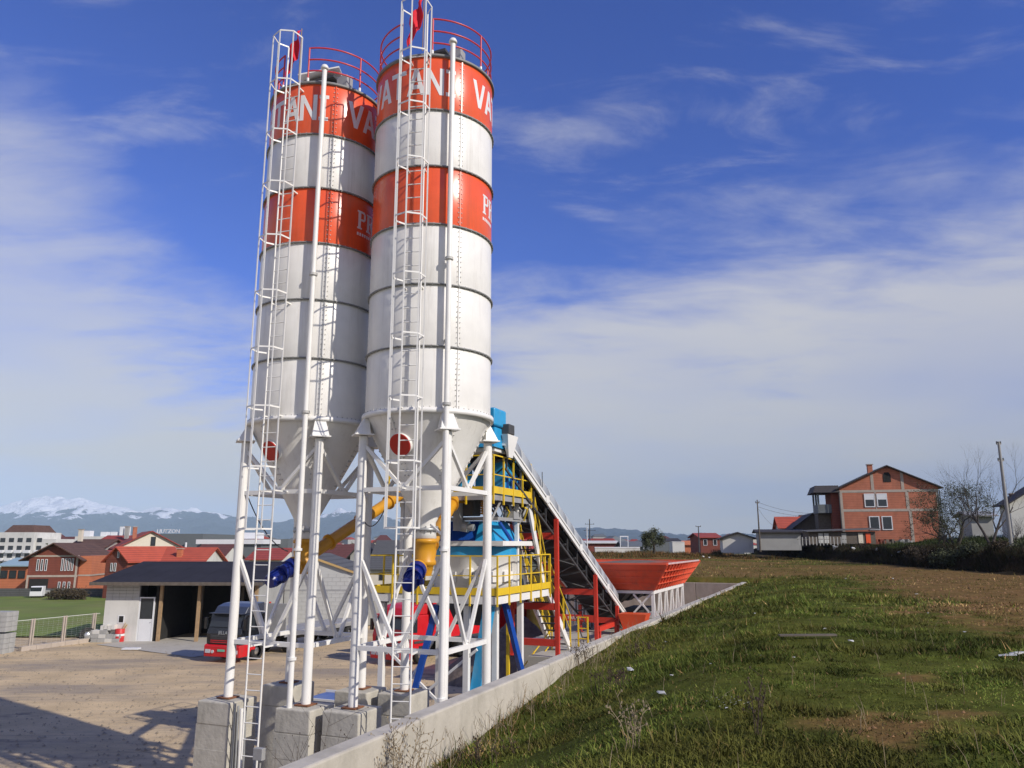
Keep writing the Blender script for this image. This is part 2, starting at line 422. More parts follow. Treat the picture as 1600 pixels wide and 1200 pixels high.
# ================================================================== SETTING
yard_m = material('yard_dirt', (.58, .44, .26), .95, var=.14, vscale=.5, bump=.6, bscale=5.0, dirt=(.34, .28, .21), dscale=.10, dlo=.47, dhi=.62, spec=.1, dmap=(.7, 2.2, 1))
N, L = yard_m.node_tree.nodes, yard_m.node_tree.links; bs = N['Principled BSDF']; src = bs.inputs['Base Color'].links[0].from_socket
t_ = N.new('ShaderNodeTexCoord')
def ynoise(sc3, scale, det, lo, hi, rz=0, dist=0):
    mp = N.new('ShaderNodeMapping'); mp.inputs['Scale'].default_value = sc3; mp.inputs['Rotation'].default_value = (0, 0, R_(rz)); L.new(t_.outputs['Object'], mp.inputs[0])
    n = N.new('ShaderNodeTexNoise'); n.inputs['Scale'].default_value = scale; n.inputs['Detail'].default_value = det; n.inputs['Roughness'].default_value = .7; n.inputs['Distortion'].default_value = dist; L.new(mp.outputs[0], n.inputs['Vector'])
    m_ = N.new('ShaderNodeMapRange'); m_.inputs[1].default_value = lo; m_.inputs[2].default_value = hi; L.new(n.outputs['Fac'], m_.inputs[0]); return m_.outputs[0]
for fac, col in ((ynoise((.05, 1.6, 1), 1.5, 5, .54, .66, -12, .3), (.40, .31, .20, 1)), (ynoise((.06, 2.2, 1), 1.5, 5, .56, .68, 14, .3), (.62, .49, .30, 1)), (ynoise((1, 1, 1), 6.0, 10, .57, .66), (.32, .26, .185, 1)), (ynoise((.35, .8, 1), .30, 5, .60, .66, 8), (.17, .145, .12, 1))):
    mx_ = N.new('ShaderNodeMix'); mx_.data_type = 'RGBA'; f_ = N.new('ShaderNodeMath'); f_.operation = 'MULTIPLY'; f_.inputs[1].default_value = .75; L.new(fac, f_.inputs[0])
    L.new(f_.outputs[0], mx_.inputs['Factor']); L.new(src, mx_.inputs['A']); mx_.inputs['B'].default_value = col; src = mx_.outputs['Result']
L.new(src, bs.inputs['Base Color'])
M['yard'] = yard_m
mk('far_land', (.12, .13, .07), .95, var=.3, vscale=.012, dirt=(.2, .15, .1), dscale=.01)
g = MB(); g.add([(-9000, -350, -.06), (9000, -350, -.06), (9000, 10400, -.06), (-9000, 10400, -.06)], [(0, 1, 2, 3)]); g.build('ground', 'far_land', kind='structure')

# yard: a gently uneven sheet
def grid_mesh(name, xs, ys, zf, mat, smooth=True):
    X, Y = np.meshgrid(xs, ys); Z = zf(X, Y)
    v = np.stack([X, Y, Z], -1).reshape(-1, 3); nx, ny = len(xs), len(ys)
    i, j = np.meshgrid(np.arange(nx - 1), np.arange(ny - 1)); a = (j * nx + i).ravel()
    f = np.stack([a, a + 1, a + nx + 1, a + nx], -1)
    return np_mesh(name, v, f, mat, smooth=smooth, k=4)
me = grid_mesh('yard', np.linspace(-60, 14, 150), np.linspace(-4, 66, 150), lambda x, y: .05 * (fbm(x * .35, y * .35) - .5) + .01 - .05 * sstep(58, 66, y), yard_m)
link('yard', me, kind='structure')
# pale worn apron of concrete in front of the shed
ap = MB(); a0 = [ground(150, 1008), ground(300, 1028), ground(420, 1012), ground(560, 1000), ground(470, 985), ground(215, 1001)]
ap.add([(p.x, p.y, .045) for p in a0], [tuple(range(6))]); ap.build('concrete_apron', 'slab', kind='structure')
# lawn behind the yard
me = grid_mesh('lawn', np.linspace(-110, -27, 90), np.linspace(57, 128, 80), lambda x, y: .10 + .05 * fbm(x * .8, y * .8), M['lawn']); link('lawn', me, kind='structure')

# raised concrete terrace carrying conveyor and aggregate bins
PL = (0, 0, 0)
def plant_obj(name, mb, mat, **kw):
    o = mb.build(name, mat, **kw); o.rotation_euler = (0, 0, -PHI); return o
TZ = 2.88
t = MB(); t.box2((-9.75, 24.9, 0.02), (-4.93, 28.3, TZ)); plant_obj('terrace', t, 'slab', kind='structure')
t = MB(); t.box2((-11.4, 28.302, 0.02), (-4.93, 44.2, TZ)); plant_obj('terrace', t, 'slab', kind='structure')

# retaining walls
WT = CAM_H - 2.0
r = thing('retaining_wall', 'long pale cast concrete wall between the plant and the grass', 'wall', P(-4.68, 20, 0), -PHI)
b = MB(); us = [-8, -2, 4, 8.5, 13, 17.5, 22, 26.5, 31, 35.5, 40, 44.45]
for i in range(len(us) - 1):
    b = MB((0, 0, 0)); b.box2((-.25, us[i] - 20 + .006, 0), (0, us[i + 1] - 20 - .006, WT + .012 * math.sin(i * 2.1)))
    o = b.build('wall_panel', 'wall_concrete', r); bevel(o, .025, 2)
r = thing('end_wall', 'brownish concrete wall closing the far end of the bin yard', 'wall', P(-4.93, 44.3, 0), -PHI)
for i in range(4):
    b = MB(); b.box2((-2.45 * (i + 1) + .01, -.12, 0), (-2.45 * i - .01, .12, WT - .06)); bevel(b.build('wall_panel', 'end_concrete', r), .02)

# ================================================================== SILOS
ZB = 3.04                       # top of the concrete piers
# mesh-sharing prototypes
def bent(me, R, zc, ang0):
    "bend a flat x-z mesh (y = thickness) round a cylinder of radius R; x is arc length"
    bm = bmesh.new(); bm.from_mesh(me)
    xs = [v.co.x for v in bm.verts]; x0, x1 = min(xs), max(xs); x = x0 + .06
    while x < x1:
        geom = list(bm.verts) + list(bm.edges) + list(bm.faces)
        bmesh.ops.bisect_plane(bm, geom=geom, plane_co=(x, 0, 0), plane_no=(1, 0, 0)); x += .06
    for v in bm.verts:
        a = ang0 + v.co.x / R; rr = R + v.co.y
        v.co = Vector((rr * math.cos(a), rr * math.sin(a), v.co.z + zc))
    bm.to_mesh(me); bm.free(); return me
LET = {
 'V': [((0, .72), (.13, .72), (.335, 0), (.215, 0)), ((.42, .72), (.55, .72), (.335, 0), (.215, 0))],
 'A': [((0, 0), (.13, 0), (.335, .72), (.215, .72)), ((.42, 0), (.55, 0), (.335, .72), (.215, .72)), ((.13, .17), (.42, .17), (.39, .28), (.16, .28))],
 'T': [((0, .60), (.52, .60), (.52, .72), (0, .72)), ((.20, 0), (.32, 0), (.32, .60), (.20, .60))],
 'N': [((0, 0), (.12, 0), (.12, .72), (0, .72)), ((.40, 0), (.52, 0), (.52, .72), (.40, .72)), ((.12, .72), (.12, .50), (.40, 0), (.40, .22))],
 'I': [((.08, 0), (.20, 0), (.20, .72), (.08, .72)), ((0, 0), (.28, 0), (.28, .10), (0, .10)), ((0, .62), (.28, .62), (.28, .72), (0, .72))],
 'P': [((.05, 0), (.19, 0), (.19, .80), (.05, .80)), ((0, 0), (.25, 0), (.25, .07), (0, .07)), ((0, .73), (.25, .73), (.25, .80), (0, .80)),
       ((.19, .72), (.19, .80), (.36, .80), (.46, .70)), ((.36, .72), (.46, .70), (.46, .48), (.36, .46)), ((.19, .37), (.36, .37), (.46, .48), (.19, .45))],
 'R': [((.05, 0), (.19, 0), (.19, .80), (.05, .80)), ((0, 0), (.25, 0), (.25, .07), (0, .07)), ((0, .73), (.25, .73), (.25, .80), (0, .80)),
       ((.19, .72), (.19, .80), (.36, .80), (.46, .70)), ((.36, .72), (.46, .70), (.46, .50), (.36, .48)), ((.19, .38), (.36, .38), (.46, .50), (.19, .46)), ((.26, .38), (.38, .38), (.55, 0), (.40, 0))],
}
def letter(parent, ch, R, arc, z, ang, sc_=1.0, kx=1.0):
    mb = MB()
    for k_, q in enumerate(LET[ch]):
        t0, t1 = -.001, .004 + .0012 * k_
        pts = [(x * sc_ * kx, y * sc_) for x, y in q]
        # keep winding sane
        area = sum(pts[i][0] * pts[(i + 1) % 4][1] - pts[(i + 1) % 4][0] * pts[i][1] for i in range(4))
        if area < 0: pts = pts[::-1]
        mb.prism(pts, 1, t0, t1)
    me = mb.mesh('letter', 'letter_white')
    bent(me, R, z, ang + arc / R)
    link('letter', me, parent)
SR = 1.5
def silo(wc, uc, rot, lab, flaglab, lad_lab):
    T = thing('cement_silo', lab, 'silo', P(wc, uc, ZB), -PHI, 'cement silos')
    zr0 = 6.38; rh = 8.83 / 6
    A = lambda d: R_(d + rot)
    cols = ['white_paint', 'white_paint', 'white_paint', 'red_paint', 'white_paint', 'red_paint']
    seam = [25, 145, 265]
    for i in range(6):
        z0 = zr0 + i * rh; z1 = z0 + rh
        b = MB(); b.lathe([(SR - .004, z0), (SR, z0 + .01), (SR, z1 - .01), (SR - .004, z1)], 128, caps=False)
        ringo = b.build('shell_ring', cols[i], T)
        # vertical bolted seams
        for sgn in seam:
            a = A(sgn - 61 + 0)
            s_ = MB(); s_.bar(((SR + .012) * math.cos(a), (SR + .012) * math.sin(a), z0 + .05), ((SR + .012) * math.cos(a), (SR + .012) * math.sin(a), z1 - .05), .03, .018, up=(math.cos(a), math.sin(a), 0))
            s_.build('seam_strip', cols[i], ringo)
            bo = MB()
            for k_ in range(11):
                z = z0 + .12 + k_ * (rh - .24) / 10
                for da in (-.028, .028):
                    bo.tube(((SR + .004) * math.cos(a + da), (SR + .004) * math.sin(a + da), z), ((SR + .022) * math.cos(a + da), (SR + .022) * math.sin(a + da), z), .012, 6)
            bo.build('seam_bolt', 'flange_light', ringo, kind='stuff')
        if i:
            f = MB(); f.lathe([(SR + .001, z0 - .019), (SR + .045, z0 - .017), (SR + .045, z0 + .017), (SR + .001, z0 + .019)], 96, caps=False)
            f.build('ring_flange', 'flange', T)
            bo = MB()
            for k_ in range(60):
                a = 2 * math.pi * k_ / 60
                bo.tube(((SR + .032) * math.cos(a), (SR + .032) * math.sin(a), z0 - .032), ((SR + .032) * math.cos(a), (SR + .032) * math.sin(a), z0 + .032), .009, 5)
            bo.build('flange_bolt', 'flange_light', T, kind='stuff')
    ztop = zr0 + 6 * rh
    f = MB(); f.lathe([(SR + .001, ztop - .05), (SR + .05, ztop - .04), (SR + .05, ztop + .02), (SR - .03, ztop + .03)], 96, caps=False); f.build('top_flange', 'flange', T)
    rf = MB(); rf.lathe([(SR - .01, ztop + .02), (.5, ztop + .16), (0, ztop + .18)], 64); roof = rf.build('roof', 'white_paint', T)
    f = MB(); f.lathe([(SR + .001, zr0 - .06), (SR + .075, zr0 - .055), (SR + .075, zr0 + .055), (SR + .001, zr0 + .06)], 96, caps=False); f.build('base_flange', 'white_steel', T)
    bo = MB()
    for k_ in range(72):
        a = 2 * math.pi * k_ / 72; bo.tube(((SR + .045) * math.cos(a), (SR + .045) * math.sin(a), zr0 + .05), ((SR + .045) * math.cos(a), (SR + .045) * math.sin(a), zr0 + .09), .013, 5)
    bo.build('flange_bolt', 'flange_light', T, kind='stuff')
    # cone
    zc = 3.84
    c = MB(); c.lathe([(.235, zc), (.235, zc + .12), (SR - .01, zr0 - .05)], 96, caps=False); cone = c.build('cone', 'white_paint', T)
    for sg in (25, 85, 145, 265, 325):
        a = A(sg - 61)
        s_ = MB(); s_.bar((.62 * math.cos(a), .62 * math.sin(a), zc + .12 + (.62 - .235) * 2.0), (1.46 * math.cos(a), 1.46 * math.sin(a), zr0 - .12), .05, .035, up=(math.cos(a), math.sin(a), 0)); s_.build('seam_strip', 'white_paint', cone)
        bo = MB()
        for k_ in range(12):
            t_ = .66 + k_ * .066; zz = zc + .12 + (t_ - .235) * (zr0 - .05 - zc - .12) / (SR - .245)
            n_ = Vector((math.cos(a), math.sin(a), -.5)).normalized(); p = Vector((t_ * math.cos(a), t_ * math.sin(a), zz))
            q = Vector((-math.sin(a), math.cos(a), 0)) * .05
            for s2 in (-1, 1): bo.tube(p + q * s2, p + q * s2 + n_ * .03, .014, 5)
        bo.build('seam_bolt', 'flange_light', cone, kind='stuff')
    # hatch on the cone
    a = A(-61 - 31)
    n_ = Vector((math.cos(a) * .9, math.sin(a) * .9, -.43)).normalized()
    tt = 1.13; pc = Vector((tt * math.cos(a), tt * math.sin(a), zc + .12 + (tt - .235) * 1.93))
    h = MB(); h.tube(pc - n_ * .08, pc + n_ * .07, .27, 32); ho = h.build('manhole', 'white_steel', T)
    h = MB(); h.tube(pc + n_ * .072, pc + n_ * .095, .262, 32); ho2 = h.build('manhole_cover', 'hatch_red', ho)
    # outlet
    o_ = MB(); o_.lathe([(.20, zc - .26), (.26, zc - .24), (.235, zc - .05), (.235, zc)], 28, caps=False); o_.build('outlet', 'white_steel', T)
    o_ = MB(); o_.lathe([(.24, zc - .075), (.30, zc - .07), (.30, zc - .01), (.24, zc)], 28, caps=False)
    for k_ in range(12):
        a2 = 2 * math.pi * k_ / 12; o_.tube((.275 * math.cos(a2), .275 * math.sin(a2), zc - .11), (.275 * math.cos(a2), .275 * math.sin(a2), zc + .04), .016, 6)
    o_.build('outlet_flange', 'galv', T)
    # legs, brackets and braces
    la = 1.09; LT = 5.93
    corner = [(-la, -la), (la, -la), (la, la), (-la, la)]
    for (x, y) in corner:
        b = MB(); b.tube((x, y, .02), (x, y, LT - .02), .105, 20); lg = b.build('leg', 'white_steel', T)
        b = MB(); b.box((x, y, .012), (.36, .36, .024)); b.build('base_plate', 'rust', lg)
        aa = math.atan2(y, x); ra = math.hypot(x, y)
        cx, cy = math.cos(aa), math.sin(aa); tx, ty = -cy, cx
        def q(r_, t_, z_): return (cx * r_ + tx * t_, cy * r_ + ty * t_, z_)
        b = MB(); b.hexa([q(ra - .12, -.2, LT + .03), q(ra + .2, -.2, LT + .03), q(ra + .2, .2, LT + .03), q(ra - .12, .2, LT + .03)],
                         [q(ra - .1, -.13, zr0 - .06), q(ra + .02, -.13, zr0 - .06), q(ra + .02, .13, zr0 - .06), q(ra - .1, .13, zr0 - .06)])
        br = b.build('leg_bracket', 'white_steel', T)
        b = MB(); b.hexa([q(ra - .2, -.235, LT), q(ra + .235, -.235, LT), q(ra + .235, .235, LT), q(ra - .2, .235, LT)],
                         [q(ra - .2, -.235, LT + .03), q(ra + .235, -.235, LT + .03), q(ra + .235, .235, LT + .03), q(ra - .2, .235, LT + .03)]); b.build('cap_plate', 'white_steel', br)
    for k_ in range(4):
        p0 = Vector((*corner[k_], 0)); p1 = Vector((*corner[(k_ + 1) % 4], 0)); mid = (p0 + p1) / 2; d = (p1 - p0).normalized()
        for zz in (4.68, 1.24):
            b = MB(); b.bar(p0 + d * .1 + Vector((0, 0, zz)), p1 - d * .1 + Vector((0, 0, zz)), .09, .10); b.build('cross_beam', 'white_steel', T)
        for z0, z1 in ((LT - .25, 4.76), (3.1, 1.32)):
            for e, s_ in ((p0, 1), (p1, -1)):
                b = MB(); b.bar(e + d * s_ * .08 + Vector((0, 0, z0)), mid - d * s_ * .07 + Vector((0, 0, z1)), .075, .075); b.build('brace', 'white_steel', T)
            b = MB(); b.box(mid + Vector((0, 0, z1 - .02)), (.30 if abs(d.x) > .5 else .02, .02 if abs(d.x) > .5 else .30, .16)); b.build('gusset', 'white_steel', T)
    # fill pipe with couplings
    a = A(-61 + 13.5); pr = SR + .19; px_, py_ = pr * math.cos(a), pr * math.sin(a)
    zt = ztop + .26
    b = MB(); b.tube((px_, py_, -2.4), (px_, py_, zt), .062, 16)
    b.lathe([(.062, zt), (.10, zt + .005), (.10, zt + .06), (.07, zt + .12), (0, zt + .14)], 16, (px_, py_, 0))
    pipe = b.build('fill_pipe', 'white_steel', T)
    for z in (9.9, 6.5, 3.35, 1.0 if rot else .35):
        b = MB(); b.tube((px_, py_, z - .03), (px_, py_, z + .03), .098, 16); b.build('coupling', 'flange_light' if z > 6 else 'white_steel', pipe)
    for z in (ztop - .3, 12.2, 8.0):
        b = MB(); b.bar(((SR) * math.cos(a), SR * math.sin(a), z), ((pr) * math.cos(a), pr * math.sin(a), z), .05); b.build('pipe_clip', 'flange', pipe)
    b = MB(); b.path([(px_, py_, 3.9), (.75 * px_, .75 * py_, 4.1), (.2, -.2, 3.95)] if False else [(px_, py_, 3.62), (.3 * px_, .3 * py_, 3.9)], .03, 8); b.build('pipe_stay', 'white_steel', pipe)
    # lettering
    for start in (-82, 38, 158):
        arc = 0
        ad = A(-61 + start)
        for ch in 'VATANI':
            letter(T, ch, SR, arc, zr0 + 5 * rh + .40, ad, 1.0, .86)
            arc += {'I': .28, 'T': .52, 'N': .52}.get(ch, .55) * .86 - (.0 if ch != 'T' else .02) + (.0 if ch in 'VA' else .05)
    for start in (54, 234):
        ad = A(-61 + start)
        letter(T, 'P', SR, 0, zr0 + 3 * rh + .62, ad, .62); letter(T, 'R', SR, .33, zr0 + 3 * rh + .62, ad, .62)
        tm = MB()
        for k_ in range(7): tm.prism([(k_ * .085, .44), (k_ * .085 + .055, .44), (k_ * .085 + .055, .52), (k_ * .085, .52)], 1, -.001, .004)
        me_ = tm.mesh('small_print', 'letter_white'); bent(me_, SR, zr0 + 3 * rh, ad); link('small_print', me_, T)
    # railing on top
    rr = SR - .04; posts = [-61 + d for d in (-95, -40, -5 + 0, 20 + 22, 98, 150, 205)]
    gap0, gap1 = -61 - 36, -61 - 4
    rail = MB()
    n_ = 60; a_s = A(gap1); a_e = A(gap0 + 360)
    rails = None
    for zz, nm in ((1.0, 'top_rail'), (.66, 'mid_rail'), (.33, 'mid_rail')):
        b = MB(); b.path([(rr * math.cos(a_s + (a_e - a_s) * k_ / n_), rr * math.sin(a_s + (a_e - a_s) * k_ / n_), ztop + .04 + zz) for k_ in range(n_ + 1)], .021, 6)
        if rails is None: rails = b.build('railing', 'rail_red', T)
        else: b.build(nm, 'rail_red', rails)
    for k_ in range(7):
        aa = a_s + (a_e - a_s) * k_ / 6
        b = MB(); b.tube((rr * math.cos(aa), rr * math.sin(aa), ztop + .14), (rr * math.cos(aa), rr * math.sin(aa), ztop + 1.05), .022, 8); b.build('railing_post', 'rail_red', rails)
        b = MB(); b.tube((rr * math.cos(aa), rr * math.sin(aa), ztop), (rr * math.cos(aa), rr * math.sin(aa), ztop + .16), .034, 8); b.build('post_socket', 'white_steel', rails)
    # dust filter on the roof
    fx, fy = (.15 * math.cos(A(-61)), .15 * math.sin(A(-61)))
    b = MB(); b.lathe([(.42, ztop + .1), (.42, ztop + .62), (.40, ztop + .68), (0, ztop + .70)], 24, (fx, fy, 0)); df = b.build('dust_filter', 'grey_steel', T)
    b = MB(); b.box((fx - .05, fy, ztop + .74), (1.05, .8, .07)); b.box((fx - .05, fy, ztop + .80), (.8, .6, .06)); b.build('filter_lid', 'dark_steel', df)
    for k_ in range(5):
        a2 = A(-150 + k_ * 42); b = MB(); b.tube((fx + .5 * math.cos(a2), fy + .5 * math.sin(a2), ztop + .12), (fx + .5 * math.cos(a2), fy + .5 * math.sin(a2), ztop + .56), .10, 12); b.build('pressure_valve', 'galv', df)
    b = MB(); b.box((fx + .75, fy - .25, ztop + .5), (.32, .28, .34)); b.build('valve_box', 'grey_steel', df)
    if rot:
        b = MB(); b.bar((fx - .6, fy - .4, ztop + .84), (fx + .45, fy + .0, ztop + 1.06), .6, .04); b.build('open_lid', 'white_steel', df)
        b = MB(); b.tube((fx + .45, fy - .1, ztop + 1.02), (fx + 1.05, fy - .3, ztop + .1), .012, 5); b.build('lid_stay', 'white_steel', df)
    # ladder with safety cage
    al = A(-61 - 15); rad = Vector((math.cos(al), math.sin(al), 0)); tan = Vector((-math.sin(al), math.cos(al), 0))
    base = rad * (SR + .17); hw = .20
    zt2 = ztop + 1.0
    b = MB()
    for s_ in (-1, 1): b.tube(base + tan * hw * s_ + Vector((0, 0, -ZB + .02)), base + tan * hw * s_ + Vector((0, 0, zt2)), .021, 8)
    lad = b.build('ladder', 'white_steel', T)
    rm = MB(); rm.tube(-tan * hw, tan * hw, .013, 6); rme = rm.mesh('rung', 'white_steel')
    z = -ZB + .35
    while z < ztop + .05:
        o_ = link('rung', rme, lad); o_.location = base + Vector((0, 0, z)); z += .335
    for zz in (ztop - .25, ztop - 3.1, ztop - 6.0, zr0 + .05, 4.68, 1.24):
        for s_ in (-1, 1):
            b = MB(); b.bar(base + tan * hw * s_ + Vector((0, 0, zz)), base + tan * hw * s_ - rad * (.2 if zz > 5 else .62) + Vector((0, 0, zz)), .035); b.build('ladder_stay', 'white_steel', lad)
    def hoop(zz):
        pts = [tan * -hw, tan * -.36 + rad * .22, tan * -.30 + rad * .52, rad * .66, tan * .30 + rad * .52, tan * .36 + rad * .22, tan * hw]
        return pts
    hp = hoop(0)
    hm = MB()
    for i in range(len(hp) - 1): hm.bar(hp[i], hp[i + 1], .012, .036)
    hme = hm.mesh('cage_hoop', 'white_steel')
    z = 3.8
    while z < zt2 + .05:
        o_ = link('cage_hoop', hme, lad); o_.location = base + Vector((0, 0, z)); z += 1.385
    o_ = link('cage_hoop', hme, lad); o_.location = base + Vector((0, 0, zt2 + .02))
    for q_ in (hp[1], hp[2], hp[4], hp[5], hp[3]):
        b = MB(); b.bar(base + q_ + Vector((0, 0, 3.78)), base + q_ + Vector((0, 0, zt2 + .02)), .030, .014, up=tuple(rad)); b.build('cage_bar', 'white_steel', lad)
    # flag tied to the ladder top
    F = thing('flag', flaglab, 'flag', T.matrix_world @ Vector((0, 0, 0)))
    F.location = P(wc, uc, ZB); F.rotation_euler = (0, 0, -PHI)
    fp = base + tan * (.05) - rad * .16
    b = MB(); b.tube(fp + Vector((0, 0, ztop + .12)), fp + Vector((0, 0, ztop + 1.62)), .012, 6); b.build('flag_pole', 'wood', F)
    vs, fs = [], []
    nx, nz = 8, 14
    for i in range(nx + 1):
        for j in range(nz + 1):
            t_ = i / nx; h_ = j / nz
            droop = .62 * t_
            p = fp - tan * (.03 + .34 * t_ + .03 * math.sin(h_ * 7 + t_ * 9)) + rad * (.06 * math.sin(t_ * 11 + h_ * 3)) + Vector((0, 0, ztop + 1.58 - .75 * h_ - droop * (.5 + .5 * t_)))
            vs.append(p)
    for i in range(nx):
        for j in range(nz): a_ = i * (nz + 1) + j; fs.append((a_, a_ + 1, a_ + nz + 2, a_ + nz + 1))
    b = MB(); b.add(vs, fs, True); fo = b.build('flag_cloth', 'flag_red', F)
    so = fo.modifiers.new('s', 'SOLIDIFY'); so.thickness = .004
    return T
WR, UR = -8.87, 16.13
WL, UL = -12.18, 15.99
siloR = silo(WR, UR, 0.0, 'nearer red and white banded silo on four legs, the right one of the pair', 'red flag at the ladder top of the right silo', '')
siloL = silo(WL, UL, -10.0, 'farther red and white banded silo on four legs, the left one of the pair', 'drooping red flag at the ladder top of the left silo', '')

# concrete piers under the legs, cast in half metre lifts
names = {(WR, -1, -1): 'weathered concrete pier under the near left leg of the right silo', (WR, 1, -1): 'concrete pier under the near right leg of the right silo, behind the wall',
         (WR, 1, 1): 'concrete pier under the far right leg of the right silo, behind the wall', (WR, -1, 1): 'shaded concrete pier under the far left leg of the right silo',
         (WL, -1, -1): 'leftmost concrete pier, with steel pipes leaning on its side', (WL, 1, -1): 'weathered concrete pier under the near right leg of the left silo',
         (WL, 1, 1): 'low looking concrete pier under the far right leg of the left silo', (WL, -1, 1): 'dark shaded concrete pier under the far left leg of the left silo'}
for (wc, uc) in ((WR, UR), (WL, UL)):
    for sx in (-1, 1):
        for sy in (-1, 1):
            x, y = wc + sx * 1.09, uc + sy * 1.09
            T = thing('concrete_pier', names[(wc, sx, sy)], 'pier', P(x, y, 0), -PHI, 'piers under the silo legs')
            for k_ in range(6):
                h_ = (ZB - .01) / 6; jit = .003 * math.sin(k_ * 3 + x)
                b = MB(); b.box((jit, -jit, h_ * (k_ + .5)), (.92, .92, h_ - .004)); o = b.build('concrete_lift', 'concrete', T); bevel(o, .003 if k_ < 5 else .03, 2)
                if k_ < 5:
                    b = MB(); b.box((0, 0, h_ * (k_ + 1)), (.9165, .9165, .012)); b.build('joint', 'concrete', o)
# steel pipes leaning against the leftmost pier
T = thing('steel_pipe_bundle', 'thin galvanised pipes standing against the leftmost pier', 'pipes', P(WL - 1.09 + .50, UL - 1.40, 0), -PHI)
for k_, (dx_, r_) in enumerate(((.03, .03), (.11, .022), (.19, .04), (.28, .025))):
    b = MB(); b.tube((dx_, .05 * k_, 0), (dx_ - .04, .02 * k_, 3.0 - .05 * k_), r_, 8); b.build('pipe', 'galv' if k_ != 2 else 'white_steel', T)
# blue tank between the piers
c_ = pix(535, 1083, 23.2); T = thing('water_tank', 'blue painted steel tank with a pale rim between the piers', 'tank', (c_.x, c_.y, 0), -PHI)
b = MB(); b.box((0, 0, 1.12), (1.9, 1.2, 2.22)); b.build('tank_body', 'tank_blue', T)
b = MB(); b.box((0, .62, 2.26), (2.0, .05, .06)); b.box((0, -.62, 2.26), (2.0, .05, .06)); b.build('rim', 'white_steel', T)
c_ = pix(536, 1100, 20.3); T = thing('red_steel_beam', 'red steel beam lying on the pier behind the blue tank', 'beam', (c_.x, c_.y, c_.z - .1), -PHI)
b = MB(); b.box((0, 0, .06), (1.3, .16, .02)); b.box((0, 0, -.06), (1.3, .16, .02)); b.box((0, 0, 0), (1.3, .03, .10)); b.build('beam', 'hatch_red', T)
b = MB(); b.box((.6, 0, -1.2), (.12, .12, 2.25)); b.box((-.6, 0, -1.2), (.12, .12, 2.25)); b.build('prop', 'rust', T)
# grey junction box on the left ladder foot
c_ = pix(405, 1178, 17.5); T = thing('junction_box', 'small grey box hung near the foot of the left ladder', 'box', (c_.x, c_.y, c_.z), -PHI)
b = MB(); b.box((0, 0, 0), (.24, .12, .24)); bevel(b.build('box', 'grey_steel', T), .01); b = MB(); b.tube((0, .05, -c_.z), (0, .05, -.1), .02, 8); b.build('post', 'grey_steel', T)

# ------------------------------------------------------------------ screw conveyors
def screw(lo, hi, inlet, lab, drop):
    T = thing('screw_conveyor', lab, 'screw conveyor', P(*lo), -PHI, 'screw conveyors')
    lo, hi = Vector(lo), Vector(hi); d = (hi - lo).normalized(); og = tuple(lo)
    b = MB(og); b.tube(lo, hi, .155, 24)
    for k_ in range(1, 4):
        p = lo + (hi - lo) * k_ / 4
        b.tube(p - d * .02, p + d * .02, .21, 20)
    b.tube(lo - d * .03, lo + d * .03, .22, 20); b.tube(hi - d * .03, hi + d * .03, .22, 20)
    b.build('screw_tube', 'screw_yellow', T)
    ix, iy, iz = inlet
    prof = [(.15, -.85), (.18, -.75), (.21, -.62), (.26, -.60), (.26, -.52), (.235, -.48), (.265, -.3), (.235, -.12), (.285, -.10), (.285, -.03), (.22, 0)]
    b = MB(og); b.lathe([(r_, iz + z) for r_, z in prof], 28, (ix, iy, 0)); b.build('inlet_hopper', 'screw_yellow', T)
    p = lo - d * .04
    b = MB(og); b.tube(p, p - d * .16, .22, 24); b.tube(p - d * .16, p - d * .42, .175, 20, .19); b.tube(p - d * .42, p - d * .46, .215, 24); b.tube(p - d * .46, p - d * .74, .165, 24)
    for k_ in range(12):
        aa = 2 * math.pi * k_ / 12; x = d.cross(Vector((0, 0, 1))).normalized(); y = x.cross(d)
        rv = x * math.cos(aa) + y * math.sin(aa)
        b.bar(p - d * .48 + rv * .17, p - d * .73 + rv * .17, .014, .03, up=tuple(rv))
    b.tube(p - d * .74, p - d * .82, .175, 24, .15)
    b.build('gear_motor', 'motor_blue', T)
    x = d.cross(Vector((0, 0, 1))).normalized()
    b = MB(og); b.box(p - d * .62 + x * .2, (.13, .16, .12)); b.build('terminal_box', 'motor_blue', T)
    b = MB(og); b.tube(hi - d * .25, hi - d * .25 + Vector((0, 0, -.35)), .16, 20); b.tube(hi - d * .25 + Vector((0, 0, -.3)), hi - d * .25 + Vector((0, 0, -.36)), .21, 20)
    b.build('outlet_spout', 'screw_yellow', T)
    b = MB(og); b.tube(hi - d * .25 + Vector((0, 0, -.36)), hi - d * .25 + Vector((0, 0, -.36 - drop)), .15, 18); b.build('rubber_sleeve', 'grey_steel', T)
    return T
ZO = ZB + 3.84 - .24
screw((WL - .05, UL - .30, 6.0), (-11.72, 20.5, 8.25), (WL, UL, ZO), 'yellow screw conveyor running up from the left silo outlet to the mixer', .8)
screw((WR - .02, UR - .30, 5.95), (-10.35, 20.9, 8.15), (WR, UR, ZO), 'yellow screw conveyor running up from the right silo outlet to the mixer', .8)

